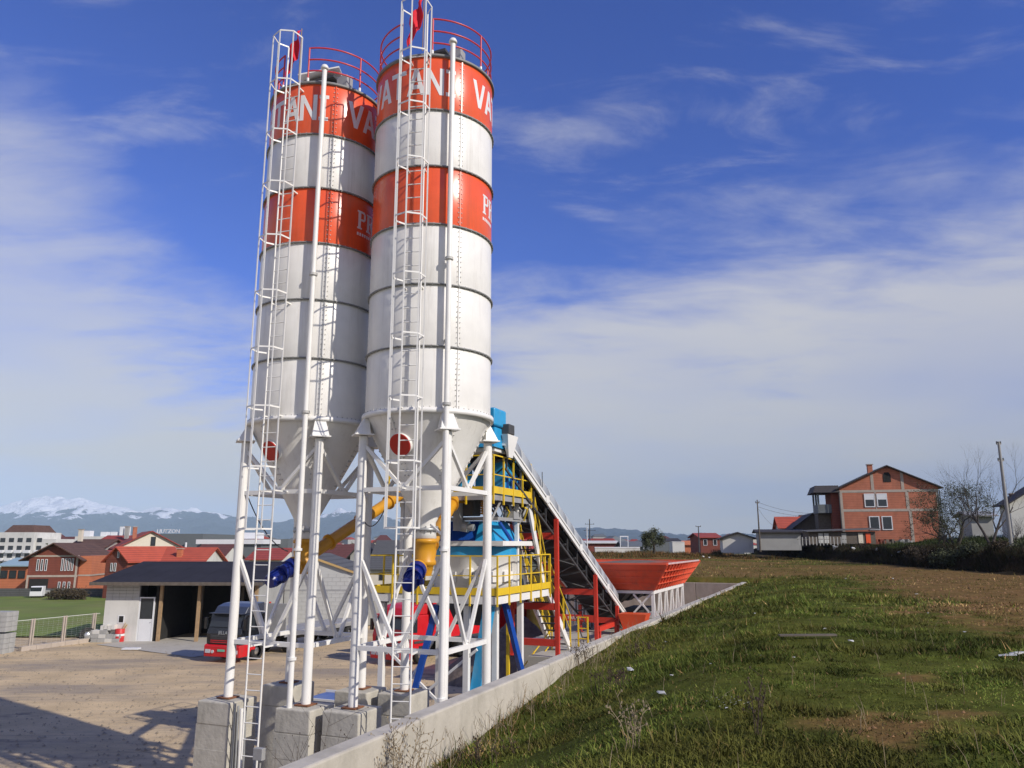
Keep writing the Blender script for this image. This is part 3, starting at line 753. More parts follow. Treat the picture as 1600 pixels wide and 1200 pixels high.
# slack cables
for k_, (a_, c2, sg, lab) in enumerate(((P(WL + 1.0, UL + .9, ZB + 4.2), P(WR - 1.0, UR - .2, ZB + 4.3), .35, 'black cable sagging between the two silo frames'), (P(WR - 1.0, UR + .9, ZB + 4.5), P(-10.6, 20.2, 8.0), .4, 'black cable sagging from the right silo frame to the mixer'),
        (P(WL - 1.0, UL - 1.0, ZB + 4.6), P(WL - .1, UL - .5, ZB + 3.3), .25, 'thin black cable hanging to the left silo outlet'))):
    b = MB(tuple(a_)); b.path([Vector(a_).lerp(Vector(c2), t_) - Vector((0, 0, sg * 4 * t_ * (1 - t_))) for t_ in [i / 14 for i in range(15)]], .014, 5); o = b.build('cable', 'dark_steel'); o.location = a_; tag(o, lab, 'cable', 'slack cables')
# ------------------------------------------------------------------ mixer station
MX = (-10.4, 22.2, 0.0); T = thing('mixer_tower', 'concrete mixing tower with white drum, blue hoppers and yellow railed decks', 'mixer', P(*MX), -PHI)
LZ, UZ = CAM_H - 1.42, CAM_H + 1.40
def mbm(): return MB(MX)
for (x, y) in ((-9.15, 22.75), (-9.92, 20.6), (-12.7, 20.6), (-12.7, 24.2), (-9.3, 21.2)):
    b = mbm(); b.box((x, y, (LZ - .2) / 2), (.16, .16, LZ - .2)); lg = b.build('leg', 'white_steel', T)
    b = mbm(); b.box((x, y, LZ - .26), (.24, .24, .06)); b.build('leg_flange', 'grey_steel', lg)
# lower deck: edge channels, grating planks
for a_, c2 in (((-13.0, 20.3), (-8.9, 20.3)), ((-13.0, 24.6), (-8.9, 24.6)), ((-13.0, 20.38), (-13.0, 24.52)), ((-8.9, 20.38), (-8.9, 24.52)), ((-11.6, 20.38), (-11.6, 24.52)), ((-9.7, 20.38), (-9.7, 24.52))):
    b = mbm(); b.bar((*a_, LZ - .12), (*c2, LZ - .12), .08, .20); b.build('deck_beam', 'white_steel', T)
def deck(x0, x1, y0, y1, z, hole=None):
    n_ = int((y1 - y0) / .3)
    for i in range(n_):
        ya = y0 + (y1 - y0) * i / n_ + .012; yb = y0 + (y1 - y0) * (i + 1) / n_ - .012
        segs = [(x0, x1)]
        if hole and ya < hole[3] and yb > hole[2]: segs = [(x0, hole[0]), (hole[1], x1)]
        for xa, xb in segs:
            b = mbm(); b.box2((xa, ya, z - .03), (xb, yb, z)); b.build('deck_plank', 'grey_steel', T)
deck(-12.95, -8.95, 20.35, 24.55, LZ + .012, (-11.75, -9.1, 20.95, 23.45))
# upper deck
UX0, UX1, UY0, UY1 = -12.2, -8.9, 20.0, 22.85
for a_, c2 in (((UX0, UY0), (UX1, UY0)), ((UX0, UY1), (UX1, UY1)), ((UX0, UY0 + .05), (UX0, UY1 - .05)), ((UX1, UY0 + .05), (UX1, UY1 - .05))):
    b = mbm(); b.bar((*a_, UZ - .09), (*c2, UZ - .09), .08, .14); b.build('deck_beam', 'grey_steel', T)
deck(UX0 + .05, UX1 - .05, UY0 + .05, UY1 - .05, UZ + .012)
for (x, y) in ((-9.2, 20.4), (-9.2, 22.6), (-12.0, 20.4), (-12.0, 22.6)):
    b = mbm(); b.box((x, y, (LZ + UZ) / 2 - .07), (.11, .11, UZ - LZ - .2)); b.build('upper_post', 'white_steel', T)
    b = mbm(); b.bar((x, y, UZ - .9), (x + (-.0 if x < -10 else .25), y + .3, UZ - .18), .06); b.build('knee_brace', 'grey_steel', T)
# railings
def railing(pts, z, parts=T, toe=True, extra=.5, h=1.1):
    root = None
    for i in range(len(pts) - 1):
        p0, p1 = Vector((*pts[i], z)), Vector((*pts[i + 1], z)); L_ = (p1 - p0).length; d = (p1 - p0).normalized()
        b = mbm(); b.bar(p0 + Vector((0, 0, h)), p1 + Vector((0, 0, h)), .035)
        root_ = b.build('handrail', 'yellow', T)
        b = mbm(); b.bar(p0 + Vector((0, 0, h * .5)), p1 + Vector((0, 0, h * .5)), .028); b.build('mid_rail', 'yellow', root_)
        if toe: b = mbm(); b.bar(p0 + Vector((0, 0, .12)), p1 + Vector((0, 0, .12)), .012, .2); b.build('toe_board', 'yellow', root_)
        n_ = max(1, round(L_ / .8))
        for k_ in range(n_ + (1 if i == len(pts) - 2 else 0)):
            p = p0 + d * (L_ * k_ / n_); b = mbm(); b.bar(p + Vector((0, 0, -.28)), p + Vector((0, 0, h)), .045); b.build('rail_post', 'yellow', root_)
railing([(-13.05, 24.6), (-13.05, 20.25), (-8.83, 20.25), (-8.83, 24.6)], LZ)
railing([(-12.25, 22.9), (-12.25, 19.95), (-8.83, 19.95), (-8.83, 22.9)], UZ)
# stairs
def stairs(x0, x1, ya, za, yb, zb, n_, nm):
    root = None
    for x in (x0, x1):
        b = mbm(); b.bar((x, ya, za), (x, yb, zb), .07, .22)
        st = b.build('stair_stringer', 'white_steel', T); root = root or st
    for k_ in range(n_):
        t_ = (k_ + .5) / n_; b = mbm(); b.box(((x0 + x1) / 2, ya + (yb - ya) * t_, za + (zb - za) * t_), (x1 - x0 - .07, .2, .03)); b.build('stair_tread', 'dark_steel', root)
    for x in (x0 - .04, x1 + .04):
        b = mbm(); b.bar((x, ya, za + 1.05), (x, yb, zb + 1.05), .035); hr = b.build('stair_handrail', 'yellow', T)
        b = mbm(); b.bar((x, ya, za + .55), (x, yb, zb + .55), .028); b.build('mid_rail', 'yellow', hr)
        for t_ in (.02, .33, .66, .98):
            p = Vector((x, ya + (yb - ya) * t_, za + (zb - za) * t_)); b = mbm(); b.bar(p, p + Vector((0, 0, 1.07)), .05); b.build('rail_post', 'yellow', hr)
stairs(-9.55, -8.95, 22.95, UZ - .08, 24.35, LZ + .05, 10, 'upper')
stairs(-9.65, -8.95, 24.68, LZ - .1, 26.9, TZ + .08, 8, 'lower')
# pan mixer drum
cx, cy = -10.42, 22.2
b = mbm(); b.lathe([(.9, LZ + .02), (1.22, LZ + .10), (1.27, LZ + .35), (1.27, LZ + 1.06), (1.30, LZ + 1.08)], 48, (cx, cy, 0)); dr = b.build('mixer_drum', 'white_paint', T)
for k_ in range(4):
    aa = R_(-100 + 28 * k_); b = mbm(); b.box((cx + 1.30 * math.cos(aa), cy + 1.30 * math.sin(aa), LZ + .48), (.05, .42, .3), aa); b.build('inspection_door', 'white_steel', dr)
b = mbm(); b.lathe([(1.285, LZ + 1.09), (1.285, LZ + 1.36)], 48, (cx, cy, 0)); b.build('drum_rim', 'sky_blue', dr)
b = mbm(); b.bar((cx - 1.3, cy - 1.28, LZ + 1.45), (cx + 1.5, cy - 1.28, LZ + 1.45), .14, .14); b.bar((cx + 1.33, cy - 1.2, LZ + 1.45), (cx + 1.33, cy + 1.3, LZ + 1.45), .14, .14); b.bar((cx - 1.3, cy + 1.3, LZ + 1.45), (cx + 1.3, cy + 1.3, LZ + 1.45), .12, .12); b.build('frame_ring', 'white_steel', T)
b = mbm(); b.taper((cx, cy), (2.5, 2.4), (1.3, 1.2), LZ + 1.37, LZ + 2.12); bl = b.build('feed_hopper', 'deep_blue', T)
b = mbm(); b.taper((cx + .85, cy - .2), (.75, 1.9), (.35, 1.3), LZ + 1.38, LZ + 2.1, (-.15, 0)); b.build('hopper_wing', 'sky_blue', T)
b = mbm(); b.bar((cx + 1.28, cy - 1.1, LZ + 2.05), (cx + 1.33, cy - .1, LZ + 1.42), .08); b.build('hopper_rib', 'deep_blue', T)
b = mbm(); b.bar((cx - 1.3, cy - 1.35, LZ + 2.16), (cx + 1.35, cy - 1.35, LZ + 2.16), .07, .10); b.bar((cx + 1.3, cy - 1.3, LZ + 2.16), (cx + 1.3, cy + 1.2, LZ + 2.16), .07, .10); b.build('motor_frame', 'grey_steel', T)
b = mbm(); b.box((cx + .15, cy - 1.25, LZ + 2.50), (.95, .55, .50)); bevel(b.build('drive_motor', 'dark_steel', T), .04)
for k_ in range(6):
    b = mbm(); b.path([(cx + .88 + .13 * math.cos(q), cy - 1.25 + .13 * math.sin(q), LZ + 2.28 + .07 * k_ + .07 * q / 6.28) for q in np.linspace(0, 6.28, 12)], .022, 5); 
    sp = b.build('spring_coil', 'screw_yellow', T)
b = mbm(); b.tube((cx + .05, cy - 1.42, LZ + 1.98), (cx + .42, cy - 1.42, LZ + 1.92), .16, 18); b.tube((cx + .42, cy - 1.42, LZ + 1.92), (cx + .6, cy - 1.42, LZ + 1.9), .10, 18); b.build('gear_motor', 'galv', T)
for k_ in range(6):
    b = mbm(); x = cx + 1.0 + .1 * k_; y = cy - .9 + .25 * k_; b.path([(x, y, LZ + 2.55), (x + .06, y + .1, LZ + 2.3 + .04 * k_), (x - .1, y + .2, LZ + 2.15)], .03, 6); b.build('hose', ('dark_steel', 'galv', 'yellow')[k_ % 3], T)
b = mbm(); b.box((cx + 1.22, cy + .1, LZ + 2.3), (.3, .6, .24)); b.build('control_box', 'grey_steel', T)
# discharge and vents on drum front
for k_, (xx, zz) in enumerate(((.35, .62), (.62, .45), (.9, .75))):
    b = mbm(); b.tube((cx + xx, cy - 1.15, LZ + zz), (cx + xx + .05, cy - 1.48, LZ + zz - .03), .15, 18); b.build('drum_gearbox', 'galv' if k_ else 'white_steel', T)
# weigh hoppers on the upper deck
b = mbm(); b.box((cx + .95, cy - .3, UZ + .72), (.95, 1.5, .95)); b.taper((cx + .95, cy - .3), (.6, 1.0), (.95, 1.5), UZ + .02, UZ + .243); wh = b.build('weigh_hopper', 'sky_blue', T)
for k_ in range(5):
    b = mbm(); b.box((cx + 1.445, cy - .9 + .3 * k_, UZ + .45), (.04, .06, .42)); b.build('hopper_rib', 'deep_blue', wh)
b = mbm(); b.lathe([(.30, UZ + .05), (.36, UZ + .5), (.36, UZ + .95), (.28, UZ + 1.02)], 20, (cx + .1, cy - 1.35, 0)); b.build('cement_hopper', 'sky_blue', T)
b = mbm(); b.lathe([(.30, UZ + .05), (.34, UZ + .4), (.34, UZ + .85), (.28, UZ + .9)], 20, (cx - .7, cy - 1.2, 0)); b.build('water_hopper', 'sky_blue', T)
for x, y in ((cx + .55, cy - 2.0), (cx + 1.42, cy - 2.0), (cx + 1.42, cy + .1), (cx + .55, cy + .1)):
    b = mbm(); b.box((x, y, UZ + .6), (.09, .09, 1.2)); b.build('hopper_post', 'white_steel', T)
b = mbm(); b.box((cx + 1.0, cy - 1.4, UZ + 1.27), (1.15, 1.5, .10)); b.build('top_plate', 'white_steel', T)
b = mbm(); b.bar((cx + .6, cy - 2.05, UZ + .1), (cx + 1.4, cy - 2.05, UZ + 1.1), .07); b.build('diagonal_brace', 'white_steel', T)
# belt head chute (blue box on top)
hx0, hx1, hy0, hy1 = -10.3, -8.78, 19.86, 20.80
b = mbm(); b.taper(((hx0 + hx1) / 2, (hy0 + hy1) / 2), (1.52, .95), (1.48, .80), UZ + 1.33, UZ + 1.9); b.build('head_chute', 'sky_blue', T)
b = mbm(); b.box2((hx0, hy0 - .02, UZ + 1.93), (hx1 + .03, hy1 - .1, UZ + 2.46)); ch = b.build('head_cover', 'sky_blue', T); bevel(ch, .06, 3)
# blue struts and discharge under the lower deck
b = mbm(); b.bar((-9.35, 22.0, LZ - .25), (-9.1, 22.7, TZ - .1), .15, .15); b.build('strut', 'deep_blue', T)
b = mbm(); b.bar((-9.36, 20.9, LZ - .3), (-9.72, 20.75, TZ - .6), .30, .2); b.build('strut', 'sky_blue', T)
b = mbm(); b.bar((-10.9, 20.6, LZ - .3), (-11.6, 20.5, TZ - .8), .16, .16); b.build('strut', 'deep_blue', T)
b = mbm(); b.taper((-10.4, 22.2), (.9, .9), (1.5, 1.5), LZ - .95, LZ - .03); b.build('discharge_chute', 'dark_steel', T)
for x0_, x1_ in ((-12.7, -9.6),):
    b = mbm(); b.bar((x0_, 20.6, 1.2), (x1_, 20.6, 3.6), .07); b.bar((x1_, 20.6, 1.2), (x0_, 20.6, 3.6), .07); b.build('cross_brace', 'white_steel', T)
    b = mbm(); b.bar((-12.7, 20.75, 1.2), (-12.7, 24.1, 3.6), .07); b.build('cross_brace', 'white_steel', T)
b = mbm(); b.bar((-9.45, 22.5, 0), (-9.45, 22.5, LZ - .3), .09); b.build('yellow_post', 'yellow', T)
# yellow gate and guard beside the stair foot
T2 = thing('guard_rail', 'yellow guard rail panel beside the foot of the lower stairs', 'railing', P(-8.75, 27.3, TZ), -PHI)
for dx_, dz0 in ((0, 0), (.35, 0)):
    b = MB(); b.box((dx_, 0, .55), (.05, .05, 1.1)); b.build('rail_post', 'yellow', T2)
for zz in (.35, .7, 1.08):
    b = MB(); b.box((.175, 0, zz), (.3, .035, .035)); b.build('rail', 'yellow', T2)
T2 = thing('guard_rail', 'yellow sloping handrails between the stairs and the tower leg', 'railing', P(-10.1, 24.6, .0), -PHI)
for zz in (0, .45, .9):
    b = MB(); b.bar((0, 0, 1.3 + zz), (.6, 2.0, 2.7 + zz), .03); b.build('rail', 'yellow', T2)
for t_ in (0, .5, 1):
    b = MB(); b.bar((.6 * t_, 2 * t_, 0.02), (.6 * t_, 2 * t_, 2.25 + 1.4 * t_), .04); b.build('rail_post', 'yellow', T2)

# ------------------------------------------------------------------ inclined belt conveyor
CW0, CW1 = -10.35, -8.73; CU0, CU1 = 20.5, 34.7; CZ0, CZ1 = CAM_H + 2.94, CAM_H - 3.35
slope = (CZ1 - CZ0) / (CU1 - CU0)
def cz(u_): return CZ0 + (u_ - CU0) * slope
OG = (CW1, CU1, TZ); T = thing('belt_conveyor', 'long inclined covered belt conveyor with white side rails and black underside', 'conveyor', P(*OG), -PHI)
def c_bar(x, u0, u1, dz, w_, h_): b = MB(OG); b.bar((x, u0, cz(u0) + dz), (x, u1, cz(u1) + dz), w_, h_); return b
nseg = 4
for x in (CW1, CW0):
    for i in range(nseg):
        ua = CU0 + (CU1 - CU0) * i / nseg; ub = CU0 + (CU1 - CU0) * (i + 1) / nseg
        c_bar(x, ua + .01, ub - .01, 0, .06, .12).build('side_rail', 'white_steel', T)
        c_bar(x, ua + .01, ub - .01, .17, .05, .06).build('side_rail', 'white_steel', T)
        c_bar(x + (.0), ua + .01, ub - .01, .085, .02, .10).build('web_strip', 'flange', T)
        b = MB(OG); b.box((x + (.045 if x > -9 else -.045), ub, cz(ub) + .09), (.02, .3, .24)); b.build('splice_plate', 'white_steel', T)
# lower chords of the truss
for x in (CW1 - .1, CW0 + .02):
    c_bar(x, CU0 + .3, CU1 - .4, -.62, .05, .06).build('lower_chord', 'dark_steel', T)
n_ = 12
for i in range(n_ + 1):
    u_ = CU0 + .4 + (CU1 - CU0 - .9) * i / n_
    b = MB(OG); b.bar((CW0 + .06, u_, cz(u_) - .58), (CW1 - .14, u_, cz(u_) - .30), .16, .06); b.build('cross_member', 'dark_steel', T)
    for x in (CW0 + .02, CW1 - .1):
        b = MB(OG); b.bar((x, u_, cz(u_) - .6), (x, u_, cz(u_) - .06), .045); b.build('truss_post', 'dark_steel', T)
    if i < n_:
        u2 = CU0 + .4 + (CU1 - CU0 - .9) * (i + 1) / n_
        a_, c2 = (CW0 + .1, CW1 - .2) if i % 2 else (CW1 - .2, CW0 + .1)
        b = MB(OG); b.bar((a_, u_, cz(u_) - .55), (c2, u2, cz(u2) - .55), .035); b.build('truss_diagonal', 'dark_steel', T)
b = MB(OG); b.add([(CW0 + .1, CU0, cz(CU0) - .12), (CW1 - .1, CU0, cz(CU0) - .12), (CW1 - .1, CU1, cz(CU1) - .12), (CW0 + .1, CU1, cz(CU1) - .12),
                   (CW0 + .1, CU0, cz(CU0) - .08), (CW1 - .1, CU0, cz(CU0) - .08), (CW1 - .1, CU1, cz(CU1) - .08), (CW0 + .1, CU1, cz(CU1) - .08)], [(0, 3, 2, 1), (4, 5, 6, 7), (0, 1, 5, 4), (1, 2, 6, 5), (2, 3, 7, 6), (3, 0, 4, 7)])
b.build('belt_pan', 'belt_rubber', T)
for dz, sag in ((-.24, 0), (.16, 0)):
    b = MB(OG); b.add([(CW0 + .25, CU0, cz(CU0) + dz), (CW1 - .25, CU0, cz(CU0) + dz), (CW1 - .25, CU1, cz(CU1) + dz), (CW0 + .25, CU1, cz(CU1) + dz),
                   (CW0 + .25, CU0, cz(CU0) + dz + .02), (CW1 - .25, CU0, cz(CU0) + dz + .02), (CW1 - .25, CU1, cz(CU1) + dz + .02), (CW0 + .25, CU1, cz(CU1) + dz + .02)], [(0, 3, 2, 1), (4, 5, 6, 7), (0, 1, 5, 4), (1, 2, 6, 5), (2, 3, 7, 6), (3, 0, 4, 7)])
    b.build('belt', 'belt_rubber', T)
for x in ():
    b = MB(OG); q = [(x, CU0 + .3, cz(CU0 + .3) - .60), (x, CU1 - .4, cz(CU1 - .4) - .60), (x, CU1 - .4, cz(CU1 - .4) - .07), (x, CU0 + .3, cz(CU0 + .3) - .07)]
    b.add([*q, *[(p[0] + .01, p[1], p[2]) for p in q]], [(0, 1, 2, 3), (7, 6, 5, 4), (0, 4, 5, 1), (1, 5, 6, 2), (2, 6, 7, 3), (3, 7, 4, 0)]); b.build('skirt_plate', 'belt_rubber', T)
# curved hood panels
nh = 14
for i in range(nh):
    ua = CU0 + .6 + (CU1 - 2.2 - CU0) * i / nh; ub = CU0 + .6 + (CU1 - 2.2 - CU0) * (i + 1) / nh - .03
    vs = []; m_ = 10; xm = (CW0 + CW1) / 2; hw = (CW1 - CW0) / 2 - .03
    for u_ in (ua, ub):
        for rr_ in (1.0, .985):
            for k_ in range(m_ + 1):
                q = math.pi * k_ / m_; vs.append((xm + hw * rr_ * math.copysign(abs(math.cos(q)) ** .6, math.cos(q)), u_, cz(u_) + .21 + .66 * rr_ * abs(math.sin(q)) ** .6))
    fs = []; m1 = m_ + 1
    for k_ in range(m_):
        fs += [(k_, k_ + 1, 2 * m1 + k_ + 1, 2 * m1 + k_), (m1 + k_, 3 * m1 + k_, 3 * m1 + k_ + 1, m1 + k_ + 1), (k_, m1 + k_, m1 + k_ + 1, k_ + 1), (2 * m1 + k_, 2 * m1 + k_ + 1, 3 * m1 + k_ + 1, 3 * m1 + k_)]
    b = MB(OG); b.add(vs, fs, True); b.build('hood_panel', 'hood', T)
b = MB(OG); b.tube((CW0 + .1, CU0 - .1, cz(CU0) + .05), (CW1 - .1, CU0 - .1, cz(CU0) + .05), .24, 20); b.build('head_pulley', 'belt_rubber', T)
b = MB(OG); b.tube((CW0 + .1, CU1 + .1, cz(CU1) + .02), (CW1 - .1, CU1 + .1, cz(CU1) + .02), .2, 20); b.build('tail_pulley', 'belt_rubber', T)
b = MB(OG); b.box((CW1 + .05, CU0 + .15, cz(CU0) + .36), (.26, .42, .30)); bevel(b.build('belt_motor', 'dark_steel', T), .03)
b = MB(OG); b.taper((CW1 + .07, CU0 + .25), (.05, .3), (.20, .8), cz(CU0) - .45, cz(CU0) + .2); b.build('motor_bracket', 'white_steel', T)
b = MB(OG); b.box2((CW0, CU0 - .05, cz(CU0) - .12), (CW1 + .04, CU0 + .14, cz(CU0) + .3)); b.build('head_frame', 'white_steel', T)
b = MB(OG); b.bar((CW1 + .02, 23.6, cz(23.6) + .25), (CW1 + .02, 23.6, cz(23.6) + .75), .02); b.build('pull_switch', 'dark_steel', T)
# red trestles
def trestle(u_, lab, beams, text=None):
    T = thing('conveyor_trestle', lab, 'trestle', P(CW1, u_, TZ), -PHI, 'red trestles under the conveyor')
    h_ = cz(u_) - TZ
    for x in (0, CW0 - CW1):
        b = MB(); b.box((x, 0, h_ / 2 - .05), (.13, .13, h_ - .1)); pl = b.build('post', 'frame_red', T)
        b = MB(); b.box((x, 0, .01), (.3, .3, .02)); b.build('base_plate', 'frame_red', pl)
    for z in beams:
        b = MB(); b.box(((CW0 - CW1) / 2, 0, z), (CW1 - CW0 - .16, .12, .22)); bo = b.build('cross_beam', 'frame_red', T)
        if text and z == beams[text]:
            lettering('FARMA', .17, 'letter_white', bo, ((CW0 - CW1) / 2 - .05, -.066, z - .06), (R_(90), 0, 0), .003)
    return T
trestle(25.0, 'tallest red trestle under the upper half of the conveyor', (3.90, 1.6, .45))
trestle(29.5, 'middle red trestle under the conveyor with lettering on its beam', (cz(29.5) - TZ - .75, .85), 1)
trestle(32.6, 'lowest red trestle near the conveyor foot', (.5,))
T = thing('floor_beam', 'red steel beam along the conveyor foot', 'beam', P(CW1, 29.6, TZ), -PHI)
b = MB(); b.box2((-.07, .1, .34), (.07, 2.9, .52)); b.build('beam', 'frame_red', T); b = MB(); b.box((0, .3, .17), (.1, .1, .34)); b.box((0, 2.7, .17), (.1, .1, .34)); b.build('foot', 'frame_red', T)
T = thing('access_ladder', 'small black steel ladder beside the middle trestle', 'ladder', P(-9.15, 29.2, TZ), -PHI)
b = MB(); b.bar((0, 0, 0), (-.35, 0, 1.0), .035); b.bar((.3, 0, 0), (-.05, 0, 1.0), .035); b.build('rail', 'dark_steel', T)
for k_ in range(4):
    b = MB(); t_ = .18 + .22 * k_; b.bar((-.35 * t_, 0, t_), (.3 - .35 * t_, 0, t_), .025); b.build('rung', 'dark_steel', T)

# ------------------------------------------------------------------ aggregate bins
HOG = P(-9.4, 33.4, TZ); T = thing('aggregate_hopper', 'red aggregate bins with flared sides on a white steel frame', 'hopper', HOG, -PHI)
HT, HB = CAM_H - .84 - TZ, CAM_H - 1.92 - TZ; HL = 8.0
xt0, xt1, xb0, xb1 = -2.95, 2.75, -2.0, 2.0
yt0, yt1, yb0, yb1 = -.45, HL, .25, HL - .7
th = .03
def wallpanel(nm, q, mat='hopper_red', t_=.04, parent=T):
    q = [Vector(p) for p in q]; n_ = (q[1] - q[0]).cross(q[3] - q[0]).normalized() * t_
    b = MB(); b.add([*q, *[p - n_ for p in q]], [(0, 1, 2, 3), (7, 6, 5, 4), (0, 4, 5, 1), (1, 5, 6, 2), (2, 6, 7, 3), (3, 7, 4, 0)]); return b.build(nm, mat, parent)
fr = wallpanel('end_panel', [(xb0, yb0, HB), (xb1, yb0, HB), (xt1, yt0, HT), (xt0, yt0, HT)])
wallpanel('end_panel', [(xb1, yb1, HB), (xb0, yb1, HB), (xt0, yt1, HT), (xt1, yt1, HT)])
sdp = wallpanel('side_panel', [(xb1, yb0, HB), (xb1, yb1, HB), (xt1, yt1, HT), (xt1, yt0, HT)])
wallpanel('side_panel', [(xb0, yb1, HB), (xb0, yb0, HB), (xt0, yt0, HT), (xt0, yt1, HT)])
for k_ in range(1, 4):
    yb_ = yb0 + (yb1 - yb0) * k_ / 4; yt_ = yt0 + (yt1 - yt0) * k_ / 4
    b = MB(); b.add([(xb0, yb_, HB), (xb1, yb_, HB), (xt1, yt_, HT), (xt0, yt_, HT), (xb0, yb_ + .03, HB), (xb1, yb_ + .03, HB), (xt1, yt_ + .03, HT), (xt0, yt_ + .03, HT)], [(0, 1, 2, 3), (7, 6, 5, 4), (0, 4, 5, 1), (1, 5, 6, 2), (2, 6, 7, 3), (3, 7, 4, 0)]); b.build('divider', 'hopper_red', T)
for k_ in range(13):
    t_ = k_ / 12; p0 = Vector((xb1 + .02, yb0 + (yb1 - yb0) * t_, HB)); p1 = Vector((xt1 + .02, yt0 + (yt1 - yt0) * t_, HT))
    b = MB(); b.bar(p0, p1, .05, .07); b.build('side_rib', 'hopper_red', sdp)
for k_ in (1, 2, 3):
    t_ = k_ / 4; b = MB(); b.bar((xb1 + (xt1 - xb1) * t_ + .03, yb0 + (yt0 - yb0) * t_, HB + (HT - HB) * t_), (xb1 + (xt1 - xb1) * t_ + .03, yb1 + (yt1 - yb1) * t_, HB + (HT - HB) * t_), .05, .05); b.build('side_rib', 'hopper_red', sdp)
    b = MB(); b.bar((xb0 + (xt0 - xb0) * t_, yb0 + (yt0 - yb0) * t_ - .03, HB + (HT - HB) * t_), (xb1 + (xt1 - xb1) * t_, yb0 + (yt0 - yb0) * t_ - .03, HB + (HT - HB) * t_), .03, .03); b.build('end_rib', 'hopper_red', fr)
for a_, c2 in (((xt0, yt0), (xt1, yt0)), ((xt1, yt0), (xt1, yt1)), ((xt0, yt1), (xt1, yt1)), ((xt0, yt0), (xt0, yt1))):
    b = MB(); b.bar((*a_, HT + .03), (*c2, HT + .03), .10, .07); b.build('top_rim', 'hopper_red', T)
bo = MB()
for k_ in range(26): bo.box((xt1 + .06, yt0 + .2 + k_ * (HL - .1) / 26, HT + .05), (.04, .10, .07))
bo.build('rim_clip', 'letter_white', T, kind='stuff')
b = MB(); n__ = 40
vs = []; 
for i in range(n__ + 1):
    for j in range(17):
        x = xt0 + .1 + (xt1 - xt0 - .2) * j / 16; y = yt0 + .1 + (HL - .1 + .3) * i / n__; vs.append((x, min(y, yt1 - .1), HT - .10 + .14 * math.sin(math.pi * j / 16) * (.6 + .4 * abs(math.sin(i * .31)))))
b.add(vs, [(i * 17 + j, i * 17 + j + 1, (i + 1) * 17 + j + 1, (i + 1) * 17 + j) for i in range(n__) for j in range(16)], True); b.build('sand_load', 'gravel_heap', T, kind='stuff')
# white frame
for x in (xb0 + .1, xb1 - .05):
    b = MB(); b.bar((x, yb0, HB - .09), (x, yb1, HB - .09), .12, .14); b.build('frame_beam', 'white_steel', T)
    for k_ in range(6):
        y = yb0 + .1 + (yb1 - yb0 - .2) * k_ / 5
        b = MB(); b.box((x, y, (HB - .17) / 2), (.13, .13, HB - .17)); b.build('frame_leg', 'white_steel', T)
        if k_ < 5:
            y2 = yb0 + .1 + (yb1 - yb0 - .2) * (k_ + 1) / 5; ym = (y + y2) / 2
            b = MB(); b.bar((x, y + .08, HB - .2), (x, ym, .1), .06); b.bar((x, y2 - .08, HB - .2), (x, ym, .1), .06); b.build('frame_brace', 'white_steel', T)
for y in (yb0 + .1,):
    b = MB(); b.bar((xb0 + .18, y, HB - .09), (xb1 - .13, y, HB - .09), .1, .12); b.build('frame_beam', 'white_steel', T)
    b = MB(); b.bar((xb1 - .9, y, HB - .18), (xb1 - .15, y, .7), .07); b.bar((xb1 - .15, y, HB - .18), (xb1 - .9, y, .75), .07); b.build('frame_brace', 'white_steel', T)
for k_ in range(4):
    y = yb0 + .95 + 1.75 * k_; b = MB(); b.taper((0, y), (.6, .8), (1.8, 1.5), HB - .62, HB - .02); b.build('gate_hopper', 'dark_steel', T)
b = MB(); b.box2((-.55, yb0 + .3, .35), (.55, yb1 - .2, .55)); b.build('weigh_belt', 'belt_rubber', T)
b = MB(); b.box2((xb1 + .02, yb0, 0.02), (xb1 + .08, yb1 + 1.3, .5)); b.build('skirt_panel', 'truck_red', T)
T = thing('belt_feeder', 'small orange red feeder box at the near end of the bins', 'feeder', P(-7.9, 32.2, TZ), -PHI)
b = MB(); b.taper((0, 0), (.8, .7), (1.15, .9), .25, .85); b.build('feeder_box', 'orange_red', T)
b = MB(); b.taper((-.05, -.05), (.7, .6), (.9, .8), .02, .24); b.build('feeder_base', 'orange_red', T)
b = MB(); b.box((.65, .3, .4), (.2, .3, .35)); b.build('feeder_motor', 'dark_steel', T)

# ================================================================== FIELD (grass bank on the camera's side of the wall)
WALL_W = -4.68
def bank_x(Y): return 32.4 + .130 * (Y - 50.0)                 # foot of the cut bank on the right
def field_z(X, Y):
    X = np.asarray(X, float); Y = np.asarray(Y, float)
    w_ = X * CP - Y * SP; u_ = X * SP + Y * CP
    zw = -2.0 - (.05 + .62 * (1 - sstep(7.0, 19.0, u_)))       # level along the wall
    far = -1.62 - .22 * sstep(15, 60, Y) + .10 * sstep(70, 130, Y)
    t_ = sstep(WALL_W + .1, WALL_W + 3.6, w_)
    z = zw * (1 - t_) + far * t_
    z = np.where(u_ > 44.5, far - .05, z)
    z = z + .16 * (fbm(X * .22 + 5, Y * .22 + 9, 3) - .5) * sstep(2, 9, np.hypot(X, Y)) + .07 * (fbm(X * 1.3, Y * 1.3, 3) - .5)
    # ragged mounds far across the field
    z = z + .5 * sstep(85, 118, Y) * (1 - sstep(22, 34, X)) * fbm(X * .25, Y * .3, 3)
    # cut bank and upper ground to the right
    bx = bank_x(Y) + 1.2 * (fbm(X * 0 + 3.3, Y * .25, 2) - .5)
    up = sstep(0, .9, X - bx)
    top = -.72 + 1.15 * sstep(.8, 15, X - bx) + .25 * (fbm(X * .5, Y * .5, 2) - .5)
    z = z * (1 - up) + top * up
    return z + CAM_H
